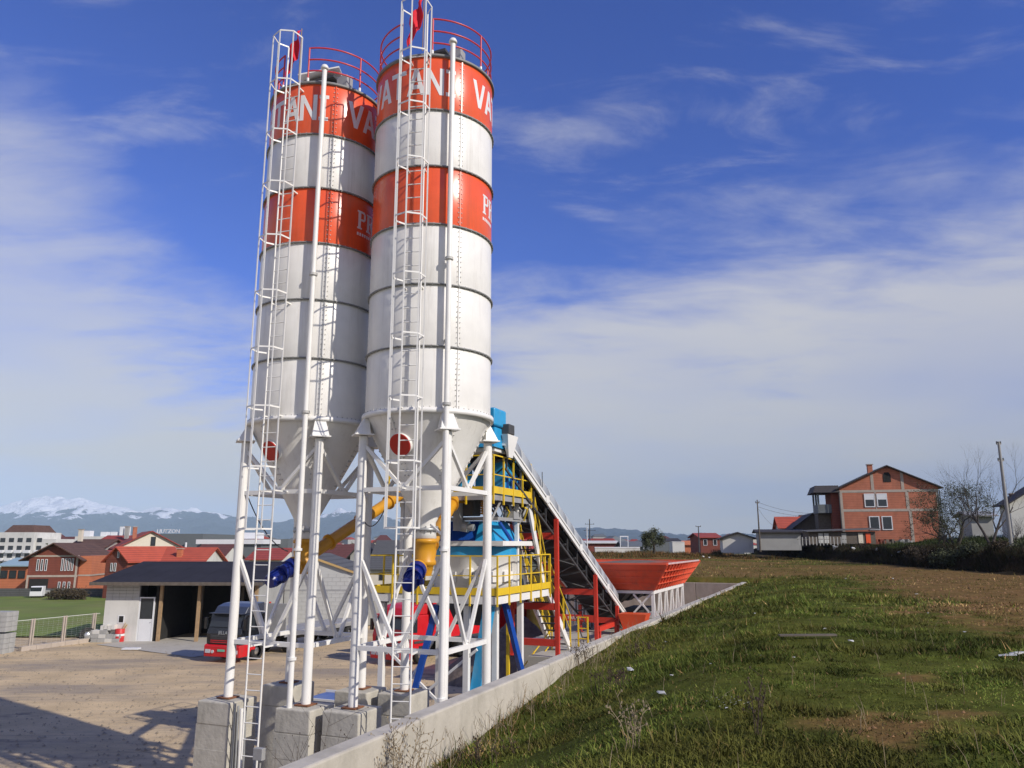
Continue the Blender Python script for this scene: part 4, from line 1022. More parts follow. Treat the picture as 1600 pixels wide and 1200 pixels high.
def dryness(X, Y):
    "0 = green grass, 1 = brown trodden soil"
    X = np.asarray(X, float); Y = np.asarray(Y, float)
    n = fbm(X * .35 + 40, Y * .35 + 7, 4); n2 = fbm(X * 1.6, Y * 1.6 + 50, 3)
    # brown track: right edge, sweeping over the field
    yy = Y + (n - .5) * 9
    edge = 7.5 + .37 * (yy - 14)         # X beyond which soil starts (near part)
    d1 = sstep(-.5, 2.5, X - edge + (n2 - .5) * 4) * sstep(12, 17, yy)
    far = sstep(40, 50, yy + 4 * (n2 - .5))
    d = np.maximum(d1, far * .86)
    g_ = sstep(.50, .62, fbm(X * .10 + 3, Y * .16 + 90, 3)) * sstep(52, 70, Y)      # green streaks out there
    d = d * (1 - .75 * g_)
    # bare patch near the bottom of the frame
    p = np.exp(-(((X - 3.4) / 1.5) ** 2 + ((Y - 7.6) / 1.1) ** 2)); p2 = np.exp(-(((X - 5.3) / 1.3) ** 2 + ((Y - 10.2) / 1.0) ** 2)) * .6
    d = np.maximum(d, sstep(.42, .80, p + p2 + (n2 - .5) * 1.0 + (n - .5) * .6))
    bx = bank_x(Y)
    d = np.where(X > bx + .8, .0, d)
    return np.clip(d + .16 * (n2 - .5), 0, 1)
def ground_col(X, Y):
    d = dryness(X, Y)[..., None]; n = fbm(X * .8 + 11, Y * .8 + 3, 4)[..., None]; n2 = fbm(X * 5, Y * 5, 2)[..., None]
    green = np.array([.060, .074, .012]) * (.65 + .8 * n); green2 = np.array([.092, .080, .020]) * (.7 + .6 * n)
    n3 = fbm(X * 2.6 + 31, Y * 2.6, 3)[..., None]; green = (green * (1 - .45 * n2) + green2 * .45 * n2) * (.65 + 1.0 * n3)
    soil = np.array([.215, .120, .048]) * (.55 + .8 * n2); soil2 = np.array([.135, .092, .030]) * (.7 + .6 * n2)
    soil = soil * n + soil2 * (1 - n)
    c = green * (1 - d) + soil * d
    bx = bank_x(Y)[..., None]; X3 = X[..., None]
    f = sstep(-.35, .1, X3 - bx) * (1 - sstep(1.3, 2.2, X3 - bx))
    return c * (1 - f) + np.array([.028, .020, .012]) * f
fm = material('grass_soil', (0, 0, 0), 1.0, var=.25, vscale=3.5, bump=.9, bscale=9, attr='tone', spec=.03)
def field_sheet(ts, ys, xl, xr, drop=False):
    Y = np.repeat(np.asarray(ys)[:, None], len(ts), 1)
    a = np.array([xl(y) for y in ys])[:, None]; b_ = np.array([xr(y) for y in ys])[:, None]
    X = a + (b_ - a) * np.asarray(ts)[None, :]
    Z = field_z(X, Y)
    if drop: Z[:, 0] = -.05; Z[-1, :] = -.05
    Z[:, -1] = -.05
    v = np.stack([X, Y, Z], -1).reshape(-1, 3); nx, ny = len(ts), len(ys)
    i, j = np.meshgrid(np.arange(nx - 1), np.arange(ny - 1)); q = (j * nx + i).ravel()
    f = np.stack([q, q + 1, q + nx + 1, q + nx], -1)
    return np_mesh('field', v, f, fm, ground_col(X, Y).reshape(-1, 3), True, 4)
def wall_x(Y): return (WALL_W + Y * SP) / CP - .02
YE = (44.45 * CP - WALL_W * SP)
ys1 = np.concatenate([np.linspace(-14, 4, 24), np.linspace(4.2, 20, 130), np.linspace(20.2, YE + .05, 90)])
ts1 = np.concatenate([np.linspace(0, .35, 110) , np.linspace(.355, 1, 120)])
xr = lambda y: bank_x(y) + 40
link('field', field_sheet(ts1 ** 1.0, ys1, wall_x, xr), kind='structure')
def xl2(y): return 3.6 + (y - 46.0) * .055 - 3.0
YS = YE - .0
ys2 = np.concatenate([np.linspace(YE + .052, 60, 60), np.linspace(60.4, 150, 150)])
xe = wall_x(YE + .05)
def xl3(y):
    # follows the outer face of the end wall until the corner, then runs away behind the plant
    u_line = 44.46
    # point on the end wall line at this Y:  u = X*SP + Y*CP = 44.46
    xw = (u_line - y * CP) / SP
    return max(xw, xl2(y))
link('field', field_sheet(np.linspace(0, 1, 230), ys2, xl3, xr, True), kind='structure')

# ------------------------------------------------------------------ grass blades
rng = np.random.RandomState(5)
def scatter(n, y0, y1, pw, keep):
    "points in the view wedge of the field between two distances"
    t_ = rng.rand(n); Y = (y0 ** pw + t_ * (y1 ** pw - y0 ** pw)) ** (1 / pw)
    X = (rng.rand(n) * 2 - 1) * (.80 * Y + 2)
    w_ = X * CP - Y * SP; u_ = X * SP + Y * CP
    ok = ((w_ > WALL_W + .04) | ((u_ > 44.6) & (X > xl2(Y) + .5))) & (X < bank_x(Y) - .3)
    ok &= rng.rand(n) < keep(X, Y)
    return X[ok], Y[ok]
def blades(n, y0, y1, pw, h0, wd, seg):
    def keep(X, Y):
        d = dryness(X, Y); c = fbm(X * 2.2 + 9, Y * 2.2, 3)
        return np.clip((1 - d * .62) * (.25 + 1.2 * sstep(.35, .62, c)), .02, 1)
    X, Y = scatter(n, y0, y1, pw, keep); m = len(X)
    c = fbm(X * .9 + 77, Y * .9, 3); dr = dryness(X, Y)
    h = h0 * (.35 + 1.1 * rng.rand(m)) * (.45 + 1.25 * sstep(.35, .7, c)) * (1 - .62 * dr)
    w_ = X * CP - Y * SP
    nearwall = np.exp(-((w_ - WALL_W) / .5) ** 2) * (Y < 40)
    h = h * (1 + 1.3 * nearwall * rng.rand(m))
    ang = rng.rand(m) * 6.283; lean = h * (.3 + 1.3 * rng.rand(m)); tall = rng.rand(m) < .05; h = np.where(tall, h * 2.2, h)
    wd_ = wd * (.6 + .8 * rng.rand(m))
    bx, by = np.cos(ang), np.sin(ang); pa = rng.rand(m) * 6.283; qx, qy = np.cos(pa), np.sin(pa)
    Z = field_z(X, Y) - .012
    base = np.stack([X, Y, Z], -1); side = np.stack([qx, qy, np.zeros(m)], -1) * wd_[:, None] / 2
    tip = base + np.stack([bx * lean, by * lean, h], -1)
    if seg:
        mid = base + np.stack([bx * lean * .30, by * lean * .30, h * .62], -1)
        V = np.stack([base - side, base + side, mid + side * .8, mid - side * .8, tip], 1)
        a = (np.arange(m) * 5)[:, None]
        F = np.concatenate([a + [0, 1, 2], a + [0, 2, 3], a + [3, 2, 4]], 1).reshape(-1, 3); k = 5
    else:
        V = np.stack([base - side, base + side, tip], 1); a = (np.arange(m) * 3)[:, None]; F = a + [0, 1, 2]; k = 3
    t1 = rng.rand(m)[:, None]; t2 = rng.rand(m)[:, None]
    gcol = np.array([.062, .088, .014]) * (1 - t1) + np.array([.120, .132, .026]) * t1
    dark = np.array([.036, .062, .014]); gcol = gcol * (1 - .5 * t2) + dark * .5 * t2
    straw = np.array([.25, .165, .07])
    fs = ((rng.rand(m) < .05 + .72 * dr + .35 * nearwall))[:, None]
    col = np.where(fs, straw * (.6 + .7 * t2), gcol)
    big = fbm(X * .45 + 3, Y * .45 + 8, 4)[:, None]; med = fbm(X * 2.6 + 31, Y * 2.6, 3)[:, None]
    col = col * (.72 + 1.0 * sstep(.30, .70, big)) * (.70 + .95 * sstep(.3, .7, med))
    ol = sstep(.45, .62, fbm(X * .7 + 60, Y * .7 + 20, 3))[:, None]
    col = col * (1 - ol * .6) + ol * .6 * np.array([.125, .112, .026]) * (.5 + .9 * med)
    C = np.repeat(col[:, None, :], k, 1)
    return V.reshape(-1, 3), F, C.reshape(-1, 3)
gm = material('grass_blade', (0, 0, 0), .75, var=.0, attr='tone', spec=.10)
for (n, y0, y1, pw, h0, wd, seg) in ((300000, 4.2, 11, 1.0, .050, .0115, True), (300000, 9.5, 20, 1.0, .065, .020, False), (210000, 19, 42, 1.0, .11, .034, False), (90000, 40, 110, 1.0, .20, .06, False)):
    V, F, C = blades(n, y0, y1, pw, h0 * .72, wd, seg)
    link('grass', np_mesh('grass', V, F, gm, C), kind='stuff', )
# rough brush along the far edge of the field
def brush(n, fx, h0, wd, cols, name='brush', zf=None):
    X, Y = fx(n); m = len(X); ang = rng.rand(m) * 6.283; h = h0 * (.3 + rng.rand(m)) * (.35 + 1.5 * sstep(.35, .7, fbm(X * .5, Y * .3, 3))); pa = rng.rand(m) * 6.283
    Z = field_z(X, Y) - .02 if zf is None else zf(X, Y)
    base = np.stack([X, Y, Z], -1); side = np.stack([np.cos(pa), np.sin(pa), 0 * pa], -1) * wd / 2
    tip = base + np.stack([np.cos(ang) * h * .5, np.sin(ang) * h * .5, h], -1)
    V = np.stack([base - side, base + side, tip], 1).reshape(-1, 3); F = (np.arange(m) * 3)[:, None] + [0, 1, 2]
    ci = rng.randint(0, len(cols), m); C = np.repeat(np.array(cols)[ci][:, None] * (.6 + .8 * rng.rand(m))[:, None, None], 3, 1).reshape(-1, 3)
    return link(name, np_mesh(name, V, F, gm, C), kind='stuff')
def far_edge(n):
    Y = 100 + rng.rand(n) * 35; X = 4 + rng.rand(n) * 32; k_ = fbm(X * .3, Y * .3, 3) > .44; return X[k_], Y[k_]
brush(30000, far_edge, .30, .10, [(.20, .10, .035), (.10, .08, .025), (.16, .09, .04), (.07, .07, .022)])
def bank_edge(n):
    Y = 42 + rng.rand(n) ** 1.3 * 90; X = bank_x(Y) + rng.rand(n) * 2.4 - .2; return X, Y
brush(55000, bank_edge, .42, .05, [(.030, .028, .014), (.045, .034, .02), (.025, .032, .012), (.06, .04, .025)], 'bank_scrub')
def bank_top(n):
    Y = 42 + rng.rand(n) * 85; X = bank_x(Y) + 1.5 + rng.rand(n) * 14; return X, Y
brush(60000, bank_top, .35, .06, [(.045, .062, .018), (.06, .075, .022), (.035, .05, .016)], 'upper_grass')

# dry stems along the wall and dead weeds
def stem_cluster(parent, n, h, spread, matname, seed, nm='stem', br=5):
    rs = random.Random(seed); b = MB()
    for i in range(n):
        x, y = rs.gauss(0, spread), rs.gauss(0, spread); hh = h * rs.uniform(.5, 1.1); lx, ly = rs.gauss(0, .22) * hh, rs.gauss(0, .22) * hh
        pts = [(x, y, -.05), (x + lx * .4, y + ly * .4, hh * .55), (x + lx, y + ly, hh)]
        b.path(pts, [.005, .004, .002], 4)
        for k_ in range(br):
            t_ = rs.uniform(.3, .95); p = Vector((x + lx * t_, y + ly * t_, hh * t_)); q = p + Vector((rs.gauss(0, .09), rs.gauss(0, .09), rs.uniform(.04, .16))) * h
            b.path([p, (p + q) / 2 + Vector((rs.gauss(0, .01), 0, 0)), q], [.0035, .003, .0015], 3)
            b.box(q, (.012, .012, .018), rs.random())
    return b.build(nm, matname, parent, kind='stuff')
def at_field(px, py, z_guess=None):
    "ground point of the field seen at a photo pixel (fixed-point)"
    z = CAM_H - 1.7
    for _ in range(30):
        p = ground(px, py, z); z = .5 * z + .5 * float(field_z(np.array([p.x]), np.array([p.y]))[0])
    p = ground(px, py, z); return Vector((p.x, p.y, float(field_z(np.array([p.x]), np.array([p.y]))[0])))
weeds = [((958, 1078), .34, 26, .16, 'dead_weed', 'bushy brown dead weed in the middle of the near grass'),
         ((1185, 1150), .55, 5, .04, 'dead_weed', 'tall thin dark weed stalk standing alone in the grass'),
         ((1000, 1168), .42, 8, .07, 'dry_stem', 'pale dry weed stalks in the foreground grass left of the bare patch'),
         ((905, 1040), .42, 22, .15, 'dead_weed', 'brown dead weed close to the wall, left of the bushy one'),
         ((1010, 1020), .22, 16, .15, 'dead_weed', 'low brown dead weed near the wall halfway along the grass'),
         ((775, 1190), .28, 14, .2, 'dead_weed', 'matted dark weeds at the lower edge of the grass near the wall')]
for k_, (p_, h_, n_, s_, m_, lab) in enumerate(weeds):
    T = thing('dead_weed', lab, 'weed', at_field(*p_), .3 * k_, 'dead weeds in the grass'); stem_cluster(T, n_, h_, s_, m_, 40 + k_)
wx = [560, 590, 620, 650, 680, 700, 722, 745, 770, 800, 830, 860]
def wallfoot(t_):   # point just outside the wall at forward distance Y
    Y = t_; X = wall_x(Y) + .12; return Vector((X + .1 * SP, Y, float(field_z(np.array([X + .1]), np.array([Y]))[0])))
b = MB(); rs = random.Random(3)
for i in range(210):
    Y = 6.6 + (rs.random() ** 1.3) * 12; p = wallfoot(Y) + Vector((abs(rs.gauss(0, .25)), rs.gauss(0, .2), 0)); hh = rs.uniform(.15, .5); lx, ly = rs.gauss(0, .12), rs.gauss(0, .12)
    b.path([p, p + Vector((lx * .4, ly * .4, hh * .6)), p + Vector((lx, ly, hh))], [.0035, .003, .0015], 3)
    if rs.random() < .5:
        for q_ in range(3):
            t_ = rs.uniform(.4, .9); c2 = p + Vector((lx * t_, ly * t_, hh * t_)); b.path([c2, c2 + Vector((rs.gauss(0, .05), rs.gauss(0, .05), rs.uniform(.04, .12)))], [.003, .0015], 3)
b.build('dry_stems', 'dry_stem', kind='stuff')
T = thing('dry_bush', 'pale leafless bush with crossed stems at the wall foot', 'bush', wallfoot(8.9), 0); stem_cluster(T, 14, .75, .12, 'dry_stem', 91, br=9)
# dark weed growing in front of the piers, inside the wall
c_ = pix(470, 1190, 13.0); T = thing('dead_weed', 'tall dark weed growing in front of the concrete piers', 'weed', (c_.x, c_.y, 0.0), 0, 'dead weeds in the grass')
stem_cluster(T, 16, c_.z + .55, .25, 'dead_weed', 77, br=14)
T = thing('crossed_sticks', 'two bleached sticks crossed against the wall foot', 'sticks', wallfoot(8.0) + Vector((.25, 0, 0)), 0)
b = MB(); b.tube((-.14, 0, 0), (.06, .02, .26), .007, 6); b.tube((.12, 0, 0), (0, .02, .27), .007, 6); b.build('stick', 'litter', T)

# clods and small stones on the bare patches
nn = 16000; Yc = 5 + 40 * rng.rand(nn) ** 1.5; Xc = (rng.rand(nn) * 1.5 - .55) * Yc; dk = dryness(Xc, Yc); ok = (rng.rand(nn) < dk) & ((Xc * CP - Yc * SP) > WALL_W + .3) & (dk > .35); Xc, Yc = Xc[ok], Yc[ok]; nn = len(Xc)
sz = (.007 + .03 * rng.rand(nn) ** 3) * (.7 + Yc / 25); a1 = rng.rand(nn) * 6.28; bse = np.stack([Xc, Yc, field_z(Xc, Yc) - .003], -1)
co = [np.stack([np.cos(a1 + q) * sz * (.6 + .8 * rng.rand(nn)), np.sin(a1 + q) * sz, 0 * sz], -1) for q in (0, 2.1, 4.2)] + [np.stack([.3 * sz * rng.randn(nn), 0 * sz, sz * .9], -1)]
V = np.stack([bse + c_ for c_ in co], 1).reshape(-1, 3); F = ((np.arange(nn) * 4)[:, None, None] + np.array([[0, 1, 3], [1, 2, 3], [2, 0, 3]])[None]).reshape(-1, 3)
C = np.repeat((np.array([.27, .155, .075]) * (.45 + .9 * rng.rand(nn))[:, None])[:, None], 4, 1).reshape(-1, 3)
link('soil_clods', np_mesh('soil_clods', V, F, gm, C), kind='stuff')
# thin pale stalks standing out of the turf
b = MB(); rs = random.Random(15)
for i in range(260):
    Y = 5.5 + rs.random() * 14; X = (rs.random() * 1.25 - .30) * Y; 
    if X * CP - Y * SP < WALL_W + .4: continue
    z = float(field_z(np.array([X]), np.array([Y]))[0]); hh = rs.uniform(.08, .30); lx, ly = rs.gauss(0, .07), rs.gauss(0, .07)
    b.path([(X, Y, z), (X + lx * .4, Y + ly * .4, z + hh * .6), (X + lx, Y + ly, z + hh)], [.0028, .0024, .001], 3)
b.build('pale_stalks', 'dry_stem', kind='stuff')
# litter
lit = [(585, 0), ]
spots = [(985, 1052, .16, 'whitish plastic bag beside the bushy dead weed'), (1034, 1087, .10, 'crumpled pale plastic cup in the grass right of the bushy weed'), (1050, 1058, .05, None), (1190, 1027, .03, None),
         (1288, 985, .07, None), (1395, 905, .10, None), (1450, 960, .05, None), (1180, 960, .05, None), (1040, 1005, .05, None), (1240, 1030, .05, None), (1135, 1110, .03, None), (1322, 905, .09, None),
         (1508, 990, .05, None), (1330, 1005, .09, None), (1432, 930, .1, None), (1110, 1040, .03, None)]
SCRAP = {2: 'small white paper scrap just behind the pale plastic cup', 3: 'tiny white scrap in open grass between plank and pale cup', 4: 'white scrap at the far side of the dark plank',
 5: 'flat white scrap where green grass gives way to brown soil, farthest back', 6: 'small white scrap on the brown soil halfway to the right edge', 7: 'small white scrap near the far end of the long wall', 8: 'small white scrap in the grass close along the wall',
 9: 'small white scrap just in front of the dark plank', 10: 'tiny white scrap beside the patch of daisies', 11: 'white scrap on the far brown track below the brick house', 12: 'small white scrap left of the torn plastic pile',
 13: 'wide white scrap touching the right end of the dark plank', 14: 'wide white scrap on the brown track near the dark bank', 15: 'tiny white scrap in front of the plank, nearer the camera'}
BAGS = ['tall white plastic sheet snagged on the bank before the low white gabled building', 'white plastic bag on the bank below the orange roofed outbuilding', 'left one of two white bags below the brick house porch', 'right one of two white bags below the brick house porch',
 'white bag on the bank under the lower brick house windows', 'smaller white bag just left of the one under the house windows', 'white rag hanging on the bank between the two right hand trees', 'white bag at the right frame edge of the bank', 'white bag at the far left end of the dark bank', 'smaller white bag in front of the one at the far left end of the bank']
def scrap(T, s_, seed):
    rs = random.Random(seed); vs = [(rs.uniform(-1, 1) * s_, rs.uniform(-.8, .8) * s_, rs.uniform(0, .7) * s_) for _ in range(11)]
    me = bpy.data.meshes.new('scrap'); bm = bmesh.new()
    for v in vs: bm.verts.new(v)
    r_ = bmesh.ops.convex_hull(bm, input=bm.verts); 
    bmesh.ops.delete(bm, geom=[g_ for g_ in r_['geom_interior'] if isinstance(g_, bmesh.types.BMVert)], context='VERTS')
    bm.to_mesh(me); bm.free(); me.materials.append(M['litter']); o = link('litter_scrap', me); o.location = T; return o
for k_, (x, y, s_, lab) in enumerate(spots):
    o = scrap(at_field(x, y) + Vector((0, 0, .02)), s_ * .62, k_); tag(o, lab or SCRAP[k_], 'litter', 'scraps of litter on the field')
for k_, (x, y) in enumerate(((1574, 1027), (1590, 1024))):
    o = scrap(at_field(x, y) + Vector((0, 0, .02)), .15, 60 + k_); o.scale = (1.3, .8, .4)
    tag(o, ('pile of torn white plastic sheet at the right edge of the field', 'flattened white scrap next to the torn plastic pile, nearest the frame edge')[k_], 'litter', 'scraps of litter on the field')
for k_, (x, y, Y, s_) in enumerate(((1165, 853, 95, .9), (1208, 852, 88, .6), (1332, 850, 80, .5), (1343, 850, 80, .45), (1368, 856, 74, .5), (1349, 856, 76, .35), (1518, 845, 60, .35), (1598, 827, 60, .4), (1098, 862, 100, .5), (1108, 866, 97, .35))):
    p = pix(x, y, Y); X = max(p.x, bank_x(Y) + .9 if x > 1110 else p.x); z = float(field_z(np.array([X]), np.array([Y]))[0])
    o = scrap(Vector((X, Y, z + .05)), s_ * .62, 90 + k_); o.scale = (.7, .7, 1.6)
    tag(o, BAGS[k_], 'litter', 'white bags on the bank')
T = thing('wooden_plank', 'dark weathered plank lying in the grass in mid field', 'plank', at_field(1262, 998) + Vector((0, 0, .05)), R_(3))
b = MB(); b.box((0, 0, .01), (1.0, .09, .03)); b.build('plank', 'wood_grey', T)
# tiny white flowers
b = MB(); rs = random.Random(9)
for i in range(26):
    p = at_field(1120 + rs.gauss(30, 20), 1108 + rs.gauss(0, 7)); b.lathe([(.0, .0), (.007, .004)], 6, p + Vector((0, 0, .07)))
b.build('daisies', 'litter', kind='stuff')

# ================================================================== YARD THINGS
def Q(px, Y, z): v = pix(px, 800, Y); return Vector((v.x, Y, z))
# --- open shed
SY = 54.8; xL = pix(158, 1003, SY).x; D = 5.6
T = thing('open_shed', 'open fronted vehicle shed with a dark sheet roof and a white block end bay', 'shed', (xL, SY, 0), R_(-2))
def tb(nm, a, c2, mat, p=T, bev=0):
    b = MB(); b.box2(a, c2); o = b.build(nm, mat, p)
    if bev: bevel(o, bev)
    return o
EH = 4.0
wl_ = tb('end_bay_wall', (0, 0, 0), (2.35, .2, 2.75), 'plaster_white')
for k_ in range(5):
    for j in range(5):
        b = MB(); b.box(((k_ + .5) * .47, .1, 2.85 + j * .215), (.455, .19, .20)); b.build('block', 'block_light', wl_)
tb('side_wall', (0, .21, 0), (.2, D, EH - .15), 'plaster_grey')
tb('back_wall', (.21, D - .2, 0), (10.6, D, EH + .5), 'inside_shade')  # coloured near-black, the shade of the shed interior put into the wall
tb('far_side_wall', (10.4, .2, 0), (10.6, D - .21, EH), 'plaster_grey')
pt = tb('inner_wall', (3.45, .15, 0), (3.62, D - .22, EH - .1), 'inside_shade')  # partition darkened by colour to keep the interior looking shaded
wn_ = tb('window', (1.08, -.02, 1.28), (1.4, .0, 1.7), 'inside_shade'); 
for a_, c2 in (((1.02, -.03, 1.22), (1.46, -.002, 1.28)), ((1.02, -.03, 1.70), (1.46, -.002, 1.76)), ((1.02, -.03, 1.281), (1.08, -.002, 1.699)), ((1.40, -.03, 1.281), (1.46, -.002, 1.699))): tb('window_frame', a_, c2, 'pvc_white', wn_)
dr = tb('door_frame', (2.36, .04, 0), (2.44, .16, 2.95), 'pvc_white'); tb('door_frame', (3.36, .04, 0), (3.44, .16, 2.95), 'pvc_white'); tb('door_frame', (2.441, .04, 2.87), (3.359, .16, 2.95), 'pvc_white')
dl = tb('door', (2.46, .06, .05), (3.34, .11, 1.5), 'pvc_white'); tb('door_pane', (2.50, .07, 1.52), (3.30, .10, 2.84), 'glass_dark', dl); tb('door_handle', (3.22, .03, 1.25), (3.28, .058, 1.3), 'chrome', dl)
tb('lintel', (0, -.04, EH - .18), (10.6, .14, EH), 'wood')
for x in (3.75, 6.4, 10.35):
    tb('timber_post', (x, 0.02, 0), (x + .2, .14 + .06, EH - .19), 'wood')
tb('inner_post', (5.3, 3.0, 0), (5.5, 3.2, EH), 'wood_grey'); tb('inner_post', (8.3, 3.0, 0), (8.5, 3.2, EH), 'wood_grey')
# mono pitch roof in sheets
ns = 10
for i in range(ns):
    xa, xb = -.7 + 11.9 * i / ns, -.7 + 11.9 * (i + 1) / ns - .02
    b = MB(); 
    lo = [(xa, -.9, EH - .10), (xb, -.9, EH - .10), (xb, D + .5, EH + 1.15), (xa, D + .5, EH + 1.15)]
    b.hexa(lo, [(x, y, z + .07) for x, y, z in lo]); ro = b.build('roof_sheet', 'roof_navy', T)
tb('fascia', (-.72, -.95, EH - .22), (11.2, -.905, EH + .0), 'wood_grey')
for i in range(12): 
    b = MB(); b.bar((-.4 + i * .98, -.86, EH - .16), (-.4 + i * .98, 1.5, EH + .04), .08, .12); b.build('rafter', 'wood', T)
# things in front of the bay
def prop(nm, lab, cat, loc, rz=0, group=None): return thing(nm, lab, cat, loc, rz, group)
def tyre(T, loc, r_, w_, axis='x', mat='rubber', rim='chrome'):
    x, y, z = loc; d = Vector((1, 0, 0)) if axis == 'x' else Vector((0, 1, 0))
    prof = [(r_ * .58, -w_ / 2), (r_ * .92, -w_ / 2), (r_, -w_ * .32), (r_, w_ * .32), (r_ * .92, w_ / 2), (r_ * .58, w_ / 2)]
    b = MB(); b.lathe(prof, 28, caps=False); o = b.build('tyre', mat, T); o.location = loc
    o.rotation_euler = (0, R_(90), 0) if axis == 'x' else (R_(90), 0, 0)
    b = MB(); b.lathe([(r_ * .57, -w_ * .3), (r_ * .5, w_ * .1), (r_ * .25, w_ * .25), (0, w_ * .25)], 20); b.lathe([(0, -w_ * .1), (r_ * .57, -w_ * .3)], 20); q = b.build('rim', rim, o)
    return o
g_ = ground(135, 1004); T2 = prop('old_tyre', 'old truck tyre leaning by the grey blocks beside the shed', 'tyre', (g_.x, g_.y, 0)); o = tyre(T2, (0, 0, .48), .5, .3, 'y'); o.rotation_euler = (R_(80), 0, R_(30))
g_ = ground(168, 1003); T2 = prop('block_pile', 'pile of grey hollow blocks against the white shed wall', 'blocks', (g_.x - .2, g_.y - .2, 0), R_(-3))
for k_ in range(5):
    for j in range(3):
        if j == 2 and k_ > 2: continue
        b = MB(); b.box((-1.1 + k_ * .52 + .05 * j, .03 * j, .14 + .27 * j), (.5, .5, .26)); bevel(b.build('block', 'block_grey' if (k_ + j) % 3 else 'plaster_white', T2), .01)
for k_ in range(4):
    b = MB(); b.box((-.1 + .25 * k_, .05, .95 + .05 * (k_ % 2)), (.22, .4, .3)); b.build('white_bucket', 'plaster_white', T2)
g_ = ground(188, 1003); T2 = prop('barrel', 'red steel barrel with a white band and planks in it', 'barrel', (g_.x, g_.y - .2, 0))
b = MB(); b.lathe([(.29, 0), (.3, .03), (.3, .28), (.31, .30), (.3, .32), (.3, .58), (.31, .60), (.3, .62), (.3, .86), (.29, .88)], 28); bb = b.build('drum', 'barrel_red', T2)
b = MB(); b.lathe([(.304, .42), (.304, .56)], 28, caps=False); b.build('band', 'pvc_white', bb)
b = MB(); b.bar((0, 0, .5), (.28, .1, 1.25), .12, .03); b.bar((.05, .05, .5), (.40, .1, 1.15), .12, .03); b.build('plank', 'wood_trim', T2)
g_ = ground(205, 1016); T2 = prop('pallet_board', 'small white board lying on the yard in front of the shed', 'board', (g_.x, g_.y, .05)); b = MB(); b.box((0, 0, .05), (1.0, .5, .08)); b.build('board', 'pvc_white', T2)
# stacked pale blocks at the left edge
g_ = ground(2, 1021); T2 = prop('block_stack', 'tall stack of pale concrete blocks at the left edge of the yard', 'blocks', (g_.x - 2.25, g_.y, 0), R_(-4))
for j in range(8):
    for k_ in range(7):
        for d_ in range(2):
            b = MB() 
            if j == 0 and k_ == 0 and d_ == 0: bp = MB(); bp.box((0, 0, 0), (.38, .5, .28)); bme = bp.mesh('block', 'block_grey')
            o = link('block', bme, T2); o.location = (k_ * .40, d_ * .53, .15 + j * .295 + (.1 if j > 3 else 0))
# fence with concrete posts and kerb
pA, pB = ground(30, 1018), ground(152, 1002); dv = (pB - pA); L_ = dv.length; rz_ = math.atan2(dv.y, dv.x)
T2 = thing('yard_fence', 'low wire mesh fence with pale posts between yard and lawn', 'fence', pA, rz_)
for k_ in range(3):
    x = L_ * (.12 + .40 * k_)
    for dx_ in (-.06, .10): b = MB(); b.box((x + dx_, .0, .95), (.09, .09, 1.9)); b.build('post', 'band_concrete', T2)
b = MB(); b.bar((-.5, 0, 1.85), (L_, 0, 1.85), .035); b.build('top_rail', 'wire', T2)
wm = MB()
for k_ in range(13): wm.bar((-.5, 0, .2 + .13 * k_), (L_, 0, .2 + .13 * k_), .0035)
for k_ in range(int(L_ / .35)): wm.bar((k_ * .35, 0, .15), (k_ * .35, 0, 1.85), .0035)
wm.build('wire_mesh', 'wire', T2, kind='stuff')
T2 = thing('kerb', 'pale concrete kerb running under the yard fence', 'kerb', pA, rz_)
for k_ in range(int(L_ / 1.0)): b = MB(); b.box((k_ + .5, -.02, .12), (.985, .3, .34)); bevel(b.build('kerb_stone', 'band_concrete', T2), .02)

# loose stones and lumps of spilled concrete on the yard
r3 = np.random.RandomState(21); n = 12000; th_ = r3.rand(n); Yp = 20 + 34 * r3.rand(n) ** 1.2; Xp = (r3.rand(n) * .78 - .75) * Yp
k_ = (Xp * CP - Yp * SP) < -14.2; Xp, Yp = Xp[k_], Yp[k_]; n = len(Xp); sz = .012 + .065 * r3.rand(n) ** 4
bse = np.stack([Xp, Yp, np.full(n, .03)], -1); a1 = r3.rand(n) * 6.28
co = [np.stack([np.cos(a1 + q) * sz, np.sin(a1 + q) * sz, 0 * sz], -1) for q in (0, 2.1, 4.2)] + [np.stack([0 * sz, 0 * sz, sz * .8], -1)]
V = np.stack([bse + c_ for c_ in co], 1).reshape(-1, 3); F = ((np.arange(n) * 4)[:, None, None] + np.array([[0, 1, 3], [1, 2, 3], [2, 0, 3]])[None]).reshape(-1, 3)
link('gravel', np_mesh('gravel', V, F, M['stone']), kind='stuff')

